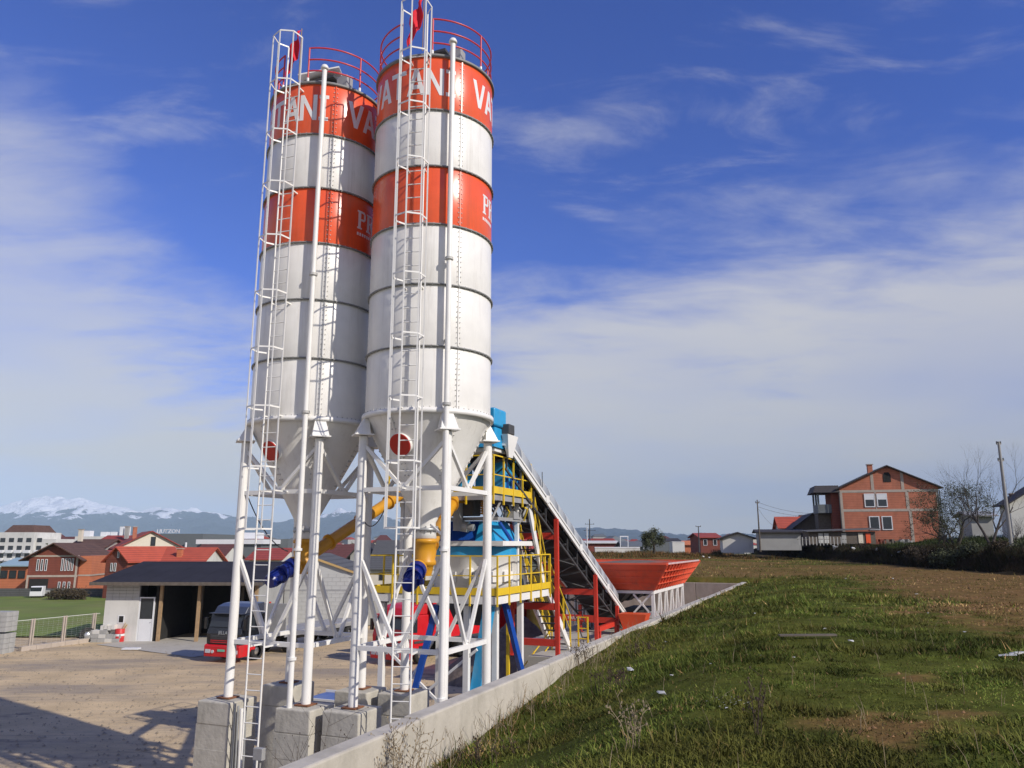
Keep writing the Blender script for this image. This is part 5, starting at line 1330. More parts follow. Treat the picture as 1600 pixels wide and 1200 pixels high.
# --- trucks
def truck(loc, rz, lab, body, roofm, red, plate, trailer, name='truck'):
    """cab front faces local -Y"""
    T = thing(name, lab, 'truck', loc, rz, 'parked trucks')
    W, H = 2.45, 3.15
    def pb(nm, poly, x0, x1, mat, par=T, bev=.05):
        b = MB(); b.prism(poly, 0, x0, x1); o = b.build(nm, mat, par); bevel(o, bev, 3); return o
    # side profile (y, z), front at y=0
    cab = pb('cab', [(.05, .95), (.0, 1.55), (.12, 1.9), (.34, 2.62), (2.05, 2.62), (2.1, .95)], -W / 2 + .03, W / 2 - .03, body)
    pb('roof_fairing', [(.36, 2.63), (.62, 3.0), (1.15, H), (2.05, H + .05), (2.05, 2.63)], -W / 2 + .12, W / 2 - .12, roofm)
    pb('bumper', [(-.08, .32), (-.10, .92), (.02, .98), (1.3, .98), (1.3, .62), (.95, .62), (.7, .32)], -W / 2, W / 2, red)
    pb('grille', [(-.02, 1.02), (-.045, 1.5), (.02, 1.5), (.02, 1.02)], -.85, .85, 'dark_steel', cab, .01)
    for k_ in range(4): tb('grille_bar', (-.83, -.065, 1.08 + .1 * k_), (.83, -.046, 1.12 + .1 * k_), red if k_ < 2 else 'dark_steel', cab)
    b = MB(); b.add([(-1.08, .10, 1.93), (1.08, .10, 1.93), (1.04, .335, 2.56), (-1.04, .335, 2.56), (-1.08, .06, 1.92), (1.08, .06, 1.92), (1.04, .30, 2.57), (-1.04, .30, 2.57)], [(0, 1, 2, 3), (7, 6, 5, 4), (0, 4, 5, 1), (1, 5, 6, 2), (2, 6, 7, 3), (3, 7, 4, 0)]); b.build('windscreen', 'glass_dark', cab)
    b = MB(); b.bar((-1.1, .15, 2.66), (1.1, .15, 2.66), .35, .04); b.build('sun_visor', roofm, cab)
    for s_ in (-1, 1):
        b = MB(); b.box((s_ * .93, -.10, .62), (.34, .05, .2)); b.build('headlight', 'lamp_glass', T)
        b = MB(); b.tube((s_ * .60, -.08, .60), (s_ * .60, -.13, .60), .09, 14); b.build('fog_light', 'lamp_glass', T)
        b = MB(); b.box((s_ * 1.36, .12, 2.1), (.18, .14, .62)); b.bar((s_ * 1.2, .22, 2.45), (s_ * 1.34, .14, 2.38), .04); b.build('mirror', 'truck_black', T)
        b = MB(); b.prism([(.42, 1.75), (.5, 2.45), (1.15, 2.45), (1.15, 1.7)], 0, s_ * (W / 2 - .028), s_ * (W / 2 - .015)); b.build('side_window', 'glass_dark', cab)
        b = MB(); b.prism([(.3, 1.02), (.3, 1.68), (1.2, 1.68), (1.2, 1.02)], 0, s_ * (W / 2 - .028), s_ * (W / 2 - .012)); b.build('door_panel', body if body == 'truck_red' else 'truck_black', cab)
        tb('step', (s_ * 1.0, .35, .38), (s_ * 1.2, 1.0, .42), 'dark_steel')
        tyre(T, (s_ * 1.05, 1.55, .5), .5, .32)
        for y in ((4.9,) if not trailer == 'box' else (5.0, 6.35)): tyre(T, (s_ * .95, y, .5), .5, .55)
    b = MB(); b.box((0, -.12, .68), (.5, .012, .12)); b.build('number_plate', plate, T)
    tb('chassis', (-.45, 1.3, .72), (.45, 7.2, .95), 'dark_steel')
    tb('fuel_tank', (-1.15, 2.5, .45), (-.5, 3.8, 1.0), 'galv')
    return T
g_ = ground(346, 1036)
t1 = truck((g_.x, g_.y, 0), R_(-20), 'black truck tractor with a red bumper parked before the shed', 'truck_black', 'truck_roof', 'truck_red', 'plate_green', 'flat')
lettering('JELLA', .26, 'chrome', t1, (.0, -.075, 1.54), (R_(84), 0, 0), .004)
# flatbed behind it
T2 = thing('flatbed_trailer', 'long low empty flatbed trailer hitched behind the black truck', 'trailer', t1.location, R_(-20))
b = MB(); b.box((0, 8.6, 1.2), (2.4, 9.2, .16)); b.build('load_bed', 'grey_steel', T2)
for s_ in (-1, 1):
    b = MB(); b.box((s_ * 1.19, 8.6, 1.08), (.05, 9.2, .18)); b.build('side_rail', 'galv', T2)
    for y in (10.2, 11.5, 12.7): tyre(T2, (s_ * 1.0, y, .5), .5, .36)
b = MB(); b.box((0, 4.1, 2.1), (2.4, .08, 1.7)); b.build('headboard', 'block_grey', T2)
b = MB(); b.box((-.9, 5.2, 2.1), (.10, .10, 1.7)); b.box((-.6, 5.2, 2.4), (.5, .08, .08)); b.build('stanchion', 'frame_red', T2)
b = MB(); b.box((0, 8.6, .8), (1.0, 8.8, .25)); b.build('beam', 'dark_steel', T2)
# second truck, red, with tarpaulin tipper body
g_ = ground(603, 1040)
t2 = truck((g_.x, g_.y, 0), R_(-38), 'red truck with a red tarpaulin body standing behind the silo legs', 'truck_red', 'truck_red', 'truck_red', 'plate_white', 'box')
BL = 11.0
b = MB(); b.prism([(2.35, 1.25), (2.35, 3.7), (2.35 + BL, 3.7), (2.35 + BL, 1.25)], 0, -1.24, 1.24); bd = b.build('cargo_body', 'tarp_red', t2)
b = MB(); b.prism([(4.6, 1.26), (5.8, 3.69), (6.5, 3.69), (5.3, 1.26)], 0, 1.242, 1.25); b.build('blue_stripe', 'tarp_blue', bd)
b = MB(); b.prism([(9.6, 1.26), (10.2, 2.0), (11.6, 1.8), (12.5, 1.26)], 0, 1.242, 1.25); b.build('dark_patch', 'tarp_blue', bd)
b = MB(); b.box((0, 6.4, 1.2), (2.5, BL, .12)); b.build('body_frame', 'dark_steel', bd)
for s_ in (-1, 1):
    for y in (10.3, 11.6): tyre(t2, (s_ * .95, y, .5), .5, .5)
# gravel heap and dark skip behind the stairs
g_ = pix(812, 1010, 40); T2 = thing('spoil_heap', 'dark heap of spoil and aggregate behind the lower stairs', 'heap', (g_.x, 40, 0))
n_ = 36; X, Y = np.meshgrid(np.linspace(-4.2, 4.2, n_), np.linspace(-3, 3, n_)); rr_ = np.sqrt((X / 4.2) ** 2 + (Y / 3) ** 2)
Z = np.clip(1 - rr_, 0, 1) ** .8 * 2.9 * (.8 + .45 * fbm(X * .9 + 3, Y * .9, 4)) - .05
v = np.stack([X, Y, Z], -1).reshape(-1, 3); i, j = np.meshgrid(np.arange(n_ - 1), np.arange(n_ - 1)); q = (j * n_ + i).ravel(); f = np.stack([q, q + 1, q + n_ + 1, q + n_], -1)
link('heap', np_mesh('heap', v, f, M['gravel_heap'], smooth=False, k=4), T2)

# ================================================================== HOUSES
def house(name, lab, loc, rz, W, Dp, eave, ridge, wallm, roofm, gable_front=True, wins=(), over=.5, bands=(), chim=None, chimm='brick', gablem=None, group=None, cat='house', winm='pvc_white', nsheet=1):
    """footprint: x -W/2..W/2, y 0..Dp, front wall on y=0"""
    T = thing(name, lab, cat, loc, rz, group)
    b = MB()
    if gable_front: b.prism([(-W / 2, 0), (W / 2, 0), (W / 2, eave), (0, ridge), (-W / 2, eave)], 1, 0, Dp)
    else: b.prism([(0, 0), (Dp, 0), (Dp, eave), (Dp / 2, ridge), (0, eave)], 0, -W / 2, W / 2)
    wall = b.build('wall', wallm, T)
    th_ = .14; run = W / 2 if gable_front else Dp / 2; sl = (ridge - eave) / run
    for s_ in (-1, 1):
        b = MB()
        if gable_front:
            lo = [(0, -over, ridge + .03), (s_ * (W / 2 + over), -over, eave - sl * over + .03), (s_ * (W / 2 + over), Dp + over, eave - sl * over + .03), (0, Dp + over, ridge + .03)]
        else:
            yc = Dp / 2; lo = [(-W / 2 - over, yc, ridge + .03), (W / 2 + over, yc, ridge + .03), (W / 2 + over, yc + s_ * (run + over), eave - sl * over + .03), (-W / 2 - over, yc + s_ * (run + over), eave - sl * over + .03)]
        b.hexa(lo, [(x, y, z + th_) for x, y, z in lo]); rf = b.build('roof', roofm, T)
    if gablem and gable_front:
        b = MB(); b.prism([(-W / 2 + .05, eave + .05), (W / 2 - .05, eave + .05), (0, ridge - .05)], 1, -.03, -.001); b.build('gable_panel', gablem, T)
    for (x0, z0, x1, z1) in bands:
        b = MB(); b.box2((x0, -.035, z0), (x1, -.002, z1)); b.build('concrete_band', 'band_concrete', wall)
    for wdef in wins:
        x, z, w_, h_ = wdef[:4]; fm_ = wdef[4] if len(wdef) > 4 else winm
        b = MB(); t_ = max(.06, w_ * .09)
        for a_, c2 in (((x - w_ / 2, -.09, z), (x - w_ / 2 + t_, -.037, z + h_)), ((x + w_ / 2 - t_, -.09, z), (x + w_ / 2, -.037, z + h_)), ((x - w_ / 2 + t_, -.09, z), (x + w_ / 2 - t_, -.037, z + t_)), ((x - w_ / 2 + t_, -.09, z + h_ - t_), (x + w_ / 2 - t_, -.037, z + h_))): b.box2(a_, c2)
        wo = b.build('window', fm_, T)
        b = MB(); b.box2((x - w_ / 2 + t_, -.06, z + t_), (x + w_ / 2 - t_, -.04, z + h_ - t_)); b.build('pane', 'glass_dark', wo)
        if len(wdef) > 5: b = MB(); b.box2((x - w_ / 2 + t_, -.08, z + h_ * .55), (x + w_ / 2 - t_, -.062, z + h_ - t_)); b.build('roller_blind', 'pvc_white', wo)
    if chim:
        cx_, cy_, cz0, cz1 = chim; b = MB(); b.box2((cx_ - .3, cy_ - .3, cz0), (cx_ + .3, cy_ + .3, cz1)); c_ = b.build('chimney', chimm, T)
        b = MB(); b.box((cx_, cy_, cz1 + .06), (.8, .8, .1)); b.build('chimney_cap', 'band_concrete', c_)
    return T
# --- the brick house on the right
HY = 100.0; pl, pr = pix(1322, 830, HY), pix(1466, 830, HY); hw_ = pr.x - pl.x; zb = CAM_H + .15
ez = pix(1466, 762, HY).z - zb; rz2 = pix(1390, 729, HY).z - zb
s_ = 1.0
B1 = pix(1400, 769, HY).z - zb; B2 = pix(1400, 799, HY).z - zb
house('brick_house', 'unfinished orange brick house with concrete bands and two pairs of white windows', ((pl.x + pr.x) / 2, HY, zb), R_(-13), hw_, 8, ez, rz2, 'brick', 'roof_dark',
      wins=[(-2.35, B2 + .55, 1.25, 1.75, 'pvc_white', 1), (-.85, B2 + .55, 1.25, 1.75, 'pvc_white', 1), (-2.0, B2 - 2.35, 1.25, 1.75), (-.5, B2 - 2.35, 1.25, 1.75)],
      bands=[(-hw_ / 2, B1, hw_ / 2, B1 + .32), (-hw_ / 2, B2, hw_ / 2, B2 + .32), (-2.0, B1 + .32, -1.65, B1 + 2.4), (-hw_ / 2, 0, -hw_ / 2 + .3, B2), (-hw_ / 2, B2 + .32, -hw_ / 2 + .3, B1), (1.6, B1 + .32, 1.95, B1 + 2.6), (2.0, B2 + .32, 2.35, B1), (2.2, 0, 2.55, B2), (-1.67, B2 + .32, -1.53, B1), (hw_ / 2 - .3, 0, hw_ / 2, B2), (hw_ / 2 - .3, B2 + .32, hw_ / 2, B1)], chim=(-1.5, 2.2, rz2 - 1.2, rz2 + .45))
BH = bpy.data.objects['brick_house']
b = MB(); b.prism([(-.45, rz2 - 2.0), (.45, rz2 - 2.0), (.45, rz2 - 1.1), (.25, rz2 - .75), (-.25, rz2 - .75), (-.45, rz2 - 1.1)], 1, -.05, -.004); ao = b.build('attic_window', 'inside_shade', BH)
for z_ in (0,): 
    b = MB(); b.tube((-hw_ / 2 - .1, -.1, 0), (-hw_ / 2 - .1, -.1, B1 + .2), .07, 8); b.build('downpipe', 'dark_steel', BH)
    b = MB(); b.tube((hw_ / 2 + .1, -.1, 0), (hw_ / 2 + .1, -.1, B1 + .2), .07, 8); b.build('downpipe', 'dark_steel', BH)
# side wing with balcony under its own roof
x0 = -hw_ / 2 - 2.7; x1 = -hw_ / 2 - .02
b = MB(); b.box2((x1 - 1.0, .5, 0), (x1, 5, B1 + .04)); b.build('side_wing', 'brick_dark', BH)
b = MB(); b.box2((x0, .6, B2 - .1), (x1 - 1.01, 5, B2 + .12)); b.build('balcony_slab', 'hall_grey', BH)
b = MB(); b.box2((x0, .6, B2 + .13), (x0 + .15, 5, B2 + 1.0)); b.box2((x0 + .16, .6, B2 + .13), (x1 - 1.01, .72, B2 + 1.0)); b.build('balcony_parapet', 'hall_grey', BH)
b = MB(); b.box2((x0 + .1, 2.0, 0), (x1 - 1.01, 5, B2 - .11)); b.build('ground_room', 'wood_grey', BH)
for x, y in ((x0 + .1, .7), (x0 + .1, 2.6), (x0 + .1, 4.8)): b = MB(); b.box((x, y, (B2 + 1.0 + B1) / 2), (.22, .22, B1 - B2 - 1.0)); b.build('balcony_column', 'hall_grey', BH)
b = MB(); lo = [(x0 - .7, -.3, B1 - .1), (x1 + .6, -.3, B1 + .9), (x1 + .6, 9.5, B1 + .9), (x0 - .7, 9.5, B1 - .1)]; lo = [(x0 - .6, -.3, B1 + .05), (x1, -.3, B1 + .05), (x1, 5.5, B1 + .05), (x0 - .6, 5.5, B1 + .05)]
hi = [(x0 - .2, .4, B1 + 1.0), (x1, .4, B1 + 1.0), (x1, 5.0, B1 + 1.0), (x0 - .2, 5.0, B1 + 1.0)]; b.hexa(lo, hi); b.build('wing_roof', 'roof_dark', BH)
# lean-to sheds below the house
T2 = thing('lean_to', 'long low lean-to of boards and sheets before the brick house', 'shed', (pix(1315, 830, 96).x, 96, CAM_H + .05), R_(-3))
b = MB(); b.box2((-4, 0, 0), (4, 2.2, 1.5)); b.build('board_wall', 'wood_grey', T2); b = MB(); lo = [(-4.4, -.6, 1.45), (4.6, -.6, 1.75), (4.6, 2.6, 1.95), (-4.4, 2.6, 1.65)]; b.hexa(lo, [(x, y, z + .06) for x, y, z in lo]); b.build('sheet_roof', 'roof_grey', T2)
for k_, (xx, mt) in enumerate(((-2.6, 'litter'), (-1.9, 'litter'), (2.2, 'plaster_cream'), (3.1, 'orange_red'), (.2, 'plaster_grey'))): b = MB(); b.box((xx, -.06, .7), (.55, .05, 1.2)); b.build('sheet', mt, T2)
def pale_house(px0, px1, pyb, pye, pyr, Y, name, lab, wallm, roofm, gf=True, D_=8, **kw):
    a, c2 = pix(px0, pyb, Y), pix(px1, pyb, Y)
    zb = kw.pop('zb', a.z); W = c2.x - a.x
    return house(name, lab, ((a.x + c2.x) / 2, Y, zb), kw.pop('rz', R_(-12) if px0 > 1100 else 0), W, D_, pix(px0, pye, Y).z - zb, pix((px0 + px1) / 2, pyr, Y + (0 if gf else D_ / 2)).z - zb, wallm, roofm, gf, **kw)
UP = CAM_H - .35
pale_house(1246, 1300, 842, 823, 803, 108, 'small_house', 'small dark brown gabled hut left of the brick house', 'wood_grey', 'roof_dark', zb=UP, chim=(.8, 3, 2.6, 3.9), chimm='roof_dark')
pale_house(1222, 1256, 842, 824, 809, 116, 'small_house', 'little outbuilding with a bright orange red roof left of the dark hut', 'plaster_white', 'roof_orange', False, zb=UP, D_=6)
pale_house(1262, 1310, 842, 818, 806, 122, 'small_house', 'low brown roofed house half hidden behind the dark hut', 'brick_dark', 'roof_brown', False, zb=UP, D_=6)
pale_house(1188, 1250, 846, 832, 829, 104, 'long_shed', 'long whitish wall of a low shed beside the utility pole', 'plaster_grey', 'roof_dark', False, zb=UP - .4, D_=4, cat='shed')
pale_house(1130, 1176, 848, 841, 833, 112, 'small_house', 'low white gabled building at the far end of the bank', 'plaster_white', 'roof_dark', True, zb=UP - .8)
pale_house(1590, 1700, 838, 786, 752, 78, 'small_house', 'white rendered house cut by the right edge of the photo', 'plaster_white', 'roof_dark', True, D_=2.6, zb=UP, chim=(-1.9, 3, 3.4, 5.5), chimm='brick_dark')
pale_house(1521, 1552, 832, 806, 801, 88, 'garden_shed', 'small pale garden shed between the two trees on the right', 'plaster_grey', 'grey_steel', False, D_=4, zb=UP, cat='shed', wins=[(-.6, .5, .5, .9)])
# stuff stored along the house front
T2 = thing('picket_fence', 'short leaning picket fence in front of the dark hut', 'fence', (pix(1248, 838, 94).x, 94, CAM_H - .1))
for k_ in range(14): b = MB(); b.box((k_ * .42, .02 * math.sin(k_ * 2), .5 + .04 * math.sin(k_ * 5)), (.10, .03, 1.0)); b.build('picket', 'block_grey', T2)
b = MB(); b.box((2.8, .05, .7), (6, .04, .06)); b.build('fence_rail', 'wood_grey', T2)
for k_, (px_, mat_, lab_) in enumerate(((1370, 'brick_dark', 'low rusty crate stack under the left windows of the brick house'), (1388, 'wood_grey', 'dark timber pile under the brick house windows'), (1412, 'grey_steel', 'grey low table-like frame before the brick house'), (1350, 'orange_red', 'orange tarpaulin bundle at the left foot of the brick house'))):
    T2 = thing('stored_materials', lab_, 'pile', (pix(px_, 830, 97).x, 97, CAM_H + .0), .1 * k_)
    for j in range(5): b = MB(); b.box((-.7 + .35 * j, .1 * math.sin(j), .25 + .08 * math.sin(j * 2.4)), (.33, .6, .5 + .16 * math.sin(j * 2.4))); b.build('bundle', mat_, T2)

# --- low town beyond the field, centre right
FZ = CAM_H - 1.2
pale_house(918, 966, 862, 849, 846, 170, 'warehouse', 'low red walled warehouse with a white fascia beyond the field', 'brick_dark', 'plaster_white', False, D_=10, zb=FZ - 1.5, cat='warehouse')
pale_house(930, 1000, 863, 857, 856, 150, 'long_wall', 'long low white wall beside the red warehouse', 'plaster_white', 'plaster_white', False, D_=1, zb=FZ - 1, over=.05, cat='wall')
pale_house(975, 1005, 862, 854, 847, 160, 'warehouse', 'small dark grey roofed shed left of the lone tree', 'hall_grey', 'hall_grey', False, D_=10, zb=FZ - 1, cat='warehouse')
pale_house(1004, 1052, 862, 848.5, 848, 165, 'long_wall', 'grey panel fence behind the lone tree', 'hall_grey', 'hall_grey', False, D_=1, zb=FZ - 1, over=.02, cat='wall')
pale_house(1051, 1070, 858, 848, 847.5, 155, 'container', 'pale ribbed container right of the lone tree', 'plaster_white', 'plaster_white', False, D_=3, zb=FZ - 1, over=.02, cat='container')
pale_house(1043, 1062, 858, 846, 842, 200, 'small_house', 'tiny dark roofed house above the pale container', 'plaster_white', 'roof_dark', False, D_=8, zb=FZ - 2)
pale_house(1095, 1125, 856, 840, 834, 160, 'small_house', 'red roofed brick house beside the lamp pole beyond the field', 'brick_dark', 'roof_red', False, D_=9, zb=FZ - 1, wins=[(-1, 2, .8, 1.2), (1, 2, .8, 1.2)])
pale_house(1070, 1092, 858, 850, 846, 175, 'small_house', 'orange brick wall low between container and lamp pole', 'brick_orange', 'brick_orange', False, D_=2, zb=FZ - 1, cat='wall')
T2 = thing('goal_frame', 'white rectangular portal frame standing beyond the field', 'frame', (pix(975, 850, 155).x, 155, FZ))
zt_ = pix(975, 839, 155).z - FZ
for x in (-.7, .8): b = MB(); b.box((x, 0, zt_ / 2), (.14, .14, zt_)); b.build('post', 'pvc_white', T2)
b = MB(); b.box((.05, 0, zt_ + .1), (1.7, .16, .2)); b.build('crossbar', 'pvc_white', T2)

# --- poles
def pole(px0, py1, Y, lab, r_=.12, arms=(), zb=FZ, lean=0, mat='pole_grey'):
    p = pix(px0, py1, Y); T = thing('utility_pole', lab, 'pole', (p.x, Y, zb), 0, 'utility poles'); h = p.z - zb
    b = MB(); b.tube((lean, 0, -.3), (0, 0, h), r_ * 1.2, 10, r_ * .7); b.build('pole', mat, T)
    for dz, wd in arms:
        b = MB(); b.bar((-wd / 2, 0, h - dz), (wd / 2, 0, h - dz), .10); a_ = b.build('cross_arm', mat, T)
        for s_ in (-1, 1): b = MB(); b.tube((s_ * wd * .45, 0, h - dz), (s_ * wd * .45, 0, h - dz + .22), .05, 6); b.build('insulator', 'dark_steel', a_)
    return T
pole(921, 811, 185, 'triple armed power pole on the skyline left of the lone tree', .16, ((1.2, 2.2), (2.7, 2.8), (4.0, 2.2)), mat='dark_steel')
pole(917, 824, 120, 'thin pale pole close by the triple armed power pole', .09, mat='pvc_white')
pole(1005, 836, 130, 'short pale pole just left of the lone tree', .08, mat='pvc_white')
pole(1091, 822, 150, 'lamp pole right of the lone tree', .12, ((.1, 1.0),), mat='dark_steel')
pole(1183, 781, 104, 'thin wooden pole beside the long white shed', .10, ((.4, .5),), zb=UP - .3, mat='wood_grey')
pole(1560, 690, 62, 'tall leaning concrete pole among the trees on the right', .14, ((.2, .35), (1.55, .45)), zb=CAM_H - .4, lean=-.05)
T2 = thing('power_line', 'sagging wires from the thin wooden pole to the brick house', 'wires', (0, 0, 0))
pa_, pb_ = pix(1185, 785, 104), pix(1262, 803, 104)
for k_, (a_, c2, sg) in enumerate(((pix(1185, 785, 104), pix(1290, 802, 101), .5), (pix(1185, 792, 104), pix(1290, 806, 101), .5), (pix(1185, 795, 104), pix(1225, 825, 106), .8))):
    b = MB(); b.path([a_.lerp(c2, t_) - Vector((0, 0, sg * 4 * t_ * (1 - t_))) for t_ in [i / 12 for i in range(13)]], .016, 4); b.build('wire', 'dark_steel', T2)

# --- trees
def tree(loc, h, lab, seed, trunk_r=.22, levels=4, leaf=0, leafm='leaf_olive', spread=.55, up=.55, first=.30, leafsize=.22, name='tree', barkm='bark', group='trees and bushes', fork=3, width=1.0, stems=1):
    rs = random.Random(seed); T = thing(name, lab, 'tree' if name != 'bush' else 'bush', loc, rs.random() * 6, group)
    trunk = MB(); tw = MB(); ends = []
    def grow(p, d, L, r, lv):
        n_ = 4; pts = [p]; rr = [r]
        for i in range(n_):
            d = (d + Vector((rs.gauss(0, .10), rs.gauss(0, .10), rs.gauss(.03, .06)))).normalized(); p = p + d * (L / n_); pts.append(p); rr.append(r * (1 - .45 * (i + 1) / n_))
        (trunk if lv >= levels - 1 else tw).path(pts, rr, 7 if lv >= levels - 1 else 4)
        if lv <= 1: ends.extend(pts[1:])
        if lv == 0: return
        k_ = fork + (1 if rs.random() < .4 else 0)
        for i in range(k_):
            a = 6.283 * (i + rs.random() * .7) / k_; x = d.cross(Vector((.3, .2, 1))).normalized(); y = x.cross(d)
            nd_ = (d * up + (x * math.cos(a) + y * math.sin(a)) * spread * width + Vector((0, 0, .10))).normalized()
            j = rs.randint(2, 4); grow(pts[j], nd_, L * rs.uniform(.62, .80), rr[j] * .62, lv - 1)
    for s_ in range(stems):
        d0 = Vector((rs.gauss(0, .08 + .3 * (stems > 1)), rs.gauss(0, .08 + .3 * (stems > 1)), 1)).normalized()
        grow(Vector((rs.gauss(0, .15) * (stems > 1), rs.gauss(0, .15) * (stems > 1), -.15)), d0, h * first, trunk_r, levels)
    trunk.build('trunk', barkm, T, kind='stuff' if False else 'part') if False else trunk.build('trunk', barkm, T)
    cr = tw.build('branches', 'twig' if not leaf else barkm, T); cr['kind'] = 'stuff'
    if leaf:
        r2 = np.random.RandomState(seed); E = np.array([tuple(e) for e in ends]); idx = r2.randint(0, len(E), leaf)
        P_ = E[idx] + r2.normal(0, leafsize * 1.5, (leaf, 3)); n1_ = r2.normal(0, 1, (leaf, 3)); n1_ /= np.linalg.norm(n1_, axis=1)[:, None]; n2_ = r2.normal(0, 1, (leaf, 3)); n2_ -= n1_ * (n1_ * n2_).sum(1)[:, None]; n2_ /= np.linalg.norm(n2_, axis=1)[:, None]
        sz = leafsize * (.5 + r2.rand(leaf))[:, None]
        V = np.stack([P_, P_ + n1_ * sz + n2_ * sz * .35, P_ + n1_ * sz * 1.6, P_ + n1_ * sz - n2_ * sz * .35], 1).reshape(-1, 3)
        F = (np.arange(leaf) * 4)[:, None] + [0, 1, 2, 3]
        link('crown', np_mesh('crown', V, F, M[leafm], k=4), T, kind='stuff')
    return T
p = pix(1022, 858, 112); tree((p.x, 112, FZ), 6.6, 'lone rounded tree standing on the skyline beyond the field', 3, .24, 4, 8000, 'leaf_olive', .85, .55, .24, .11, width=1.3)
p = pix(1490, 835, 74); tree((p.x, 74, CAM_H - .3), 8.2, 'bushy tree just coming into leaf right of the brick house', 8, .12, 4, 11000, 'leaf_olive', .62, .6, .34, .075, stems=4)
p = pix(1466, 838, 72); tree((p.x, 72, CAM_H - .3), 4.2, 'lower shrub at the right corner of the brick house', 18, .07, 4, 1500, 'leaf_olive', .6, .6, .34, .07, stems=3, name='bush')
p = pix(1548, 838, 66); tree((p.x, 66, CAM_H - .3), 10.8, 'tall bare tree left of the leaning concrete pole', 12, .13, 5, 0, spread=.42, up=.95, first=.34, stems=2)
p = pix(1582, 835, 64); tree((p.x, 64, CAM_H - .4), 3.6, 'bare shrub at the right edge before the white house', 21, .05, 4, 0, spread=.5, up=.7, first=.36, stems=4, name='bush')
for k_, (px_, Y, h, lf, mt, lab) in enumerate(((1445, 66, 1.7, 1800, 'leaf_brown', 'brown scrubby bush on the bank below the brick house corner'), (1425, 70, 1.3, 1200, 'leaf_brown', 'low brown bush on the bank left of the scrubby one'),
        (1475, 62, 1.8, 2200, 'leaf_olive', 'dark green bush on the bank under the leafing tree'), (1515, 60, 1.5, 1600, 'leaf_olive', 'dark bush on the bank between the two trees'), (1565, 56, 1.6, 2000, 'leaf_brown', 'dark brown bush on the bank near the leaning pole'),
        (1600, 54, 1.5, 1800, 'leaf_olive', 'dark bush on the bank at the right frame edge'), (1345, 92, 1.2, 900, 'leaf_brown', 'small dry bush below the left corner of the brick house'), (1120, 118, 1.6, 1500, 'leaf_olive', 'dark bush where the bank meets the far field edge'),
        (1150, 110, 1.4, 1300, 'leaf_olive', 'dark green bush before the low white gabled building'))):
    X = max(pix(px_, 850, Y).x, bank_x(Y) + .4) if px_ > 1140 else pix(px_, 850, Y).x
    tree((X, Y, float(field_z(np.array([X]), np.array([Y]))[0]) - .1), h, lab, 30 + k_, .05, 3, lf, mt, .8, .4, .36, .10, stems=5, name='bush')

# ================================================================== TOWN ON THE LEFT
def wgrid(xs, zs, w_, h_, mat='pvc_white'): return [(x, z, w_, h_, mat) for z in zs for x in xs]
# grey gabled block building behind the trailer
a_, c2 = pix(398, 980, 61), pix(548, 980, 61); W_ = c2.x - a_.x
T2 = house('block_building', 'grey block building with a shallow gable and wooden verge behind the trailer', ((a_.x + c2.x) / 2, 61, 0), R_(2), W_, 9, 4.35, 5.6, 'block_light', 'roof_grey', True, over=.12, cat='building')
for j in range(14):
    z = .25 + .30 * j
    for k_ in range(11):
        xx = -W_ / 2 + (k_ + .5 + .5 * (j % 2)) * W_ / 11.5
        if j == 0 and k_ == 0: bp = MB(); bp.box((0, 0, 0), (W_ / 11.5 - .012, .05, .29)); gme = bp.mesh('block', 'block_light')
        if abs(xx) < W_ / 2 - .2: o = link('block', gme, T2); o.location = (xx, -.022, z)
for s_ in (-1, 1): b = MB(); b.bar((0, -.2, 5.68), (s_ * (W_ / 2 + .15), -.2, 4.36), .05, .16); b.build('verge_board', 'wood_trim', T2)
b = MB(); b.box2((-W_ / 2, -.06, 3.0), (W_ / 2, -.0, 3.12)); b.build('ring_beam', 'grey_steel', T2)
# white annex of the block building with open front
T2 = thing('site_cabin', 'low pale cabin at the right end of the grey block building', 'cabin', (pix(585, 980, 66).x, 66, 0)); b = MB(); b.box2((-2.2, 0, 0), (2.2, 3, 2.8)); b.build('body', 'plaster_grey', T2); b = MB(); b.box2((-2.4, -.2, 2.81), (2.4, 3.2, 2.95)); b.build('roof', 'roof_grey', T2)
# brick house with brown roof (unfinished)
def ho(px0, px1, pye, pyr, Y, name, lab, wallm, roofm, gf=True, D_=9, **kw):
    return pale_house(px0, px1, 900, pye, pyr, Y, name, lab, wallm, roofm, gf, D_, zb=0.0, **kw)
T2 = ho(45, 118, 871, 850, 104, 'town_house', 'unfinished brick house with a brown gable roof and white window sets', 'brick_dark', 'roof_brown', True, 12, rz=R_(8), over=.9,
   wins=[(-1.9 + .5 * k_, 3.1, .30, 1.5) for k_ in range(3)] + [(1.1 + .42 * k_, 3.1, .26, 1.6) for k_ in range(4)] + [(1.0 + .6 * k_, .3, .30, 1.4) for k_ in range(3)], bands=[(-3.1, 2.3, 3.1, 2.55), (-3.1, 4.9, 3.1, 5.1), (2.75, 0, 3.0, 2.3), (2.75, 2.55, 3.0, 4.9), (-3.1, 0, -2.85, 2.3)], gablem='brick_dark')
b = MB(); b.box2((3.1, .3, 0), (4.6, 7, 2.4)); b.box2((3.1, .3, 2.6), (4.6, 7, 5.0)); b.build('annex_wall', 'brick_orange', T2); b = MB(); b.box2((3.05, .25, 2.41), (4.7, 7, 2.59)); b.build('annex_slab', 'band_concrete', T2)
b = MB(); b.box2((-2.7, -.06, 0), (-.4, -.005, 2.1)); b.build('garage_opening', 'inside_shade', T2)
ho(0, 41, 884, 873, 112, 'town_house', 'low orange building with a pale blue roof at the far left', 'brick_orange', 'roof_blue', False, 8, wins=[(-1.3 + 1.25 * k_, 1.8, 1.0, 1.1, 'inside_shade') for k_ in range(3)])
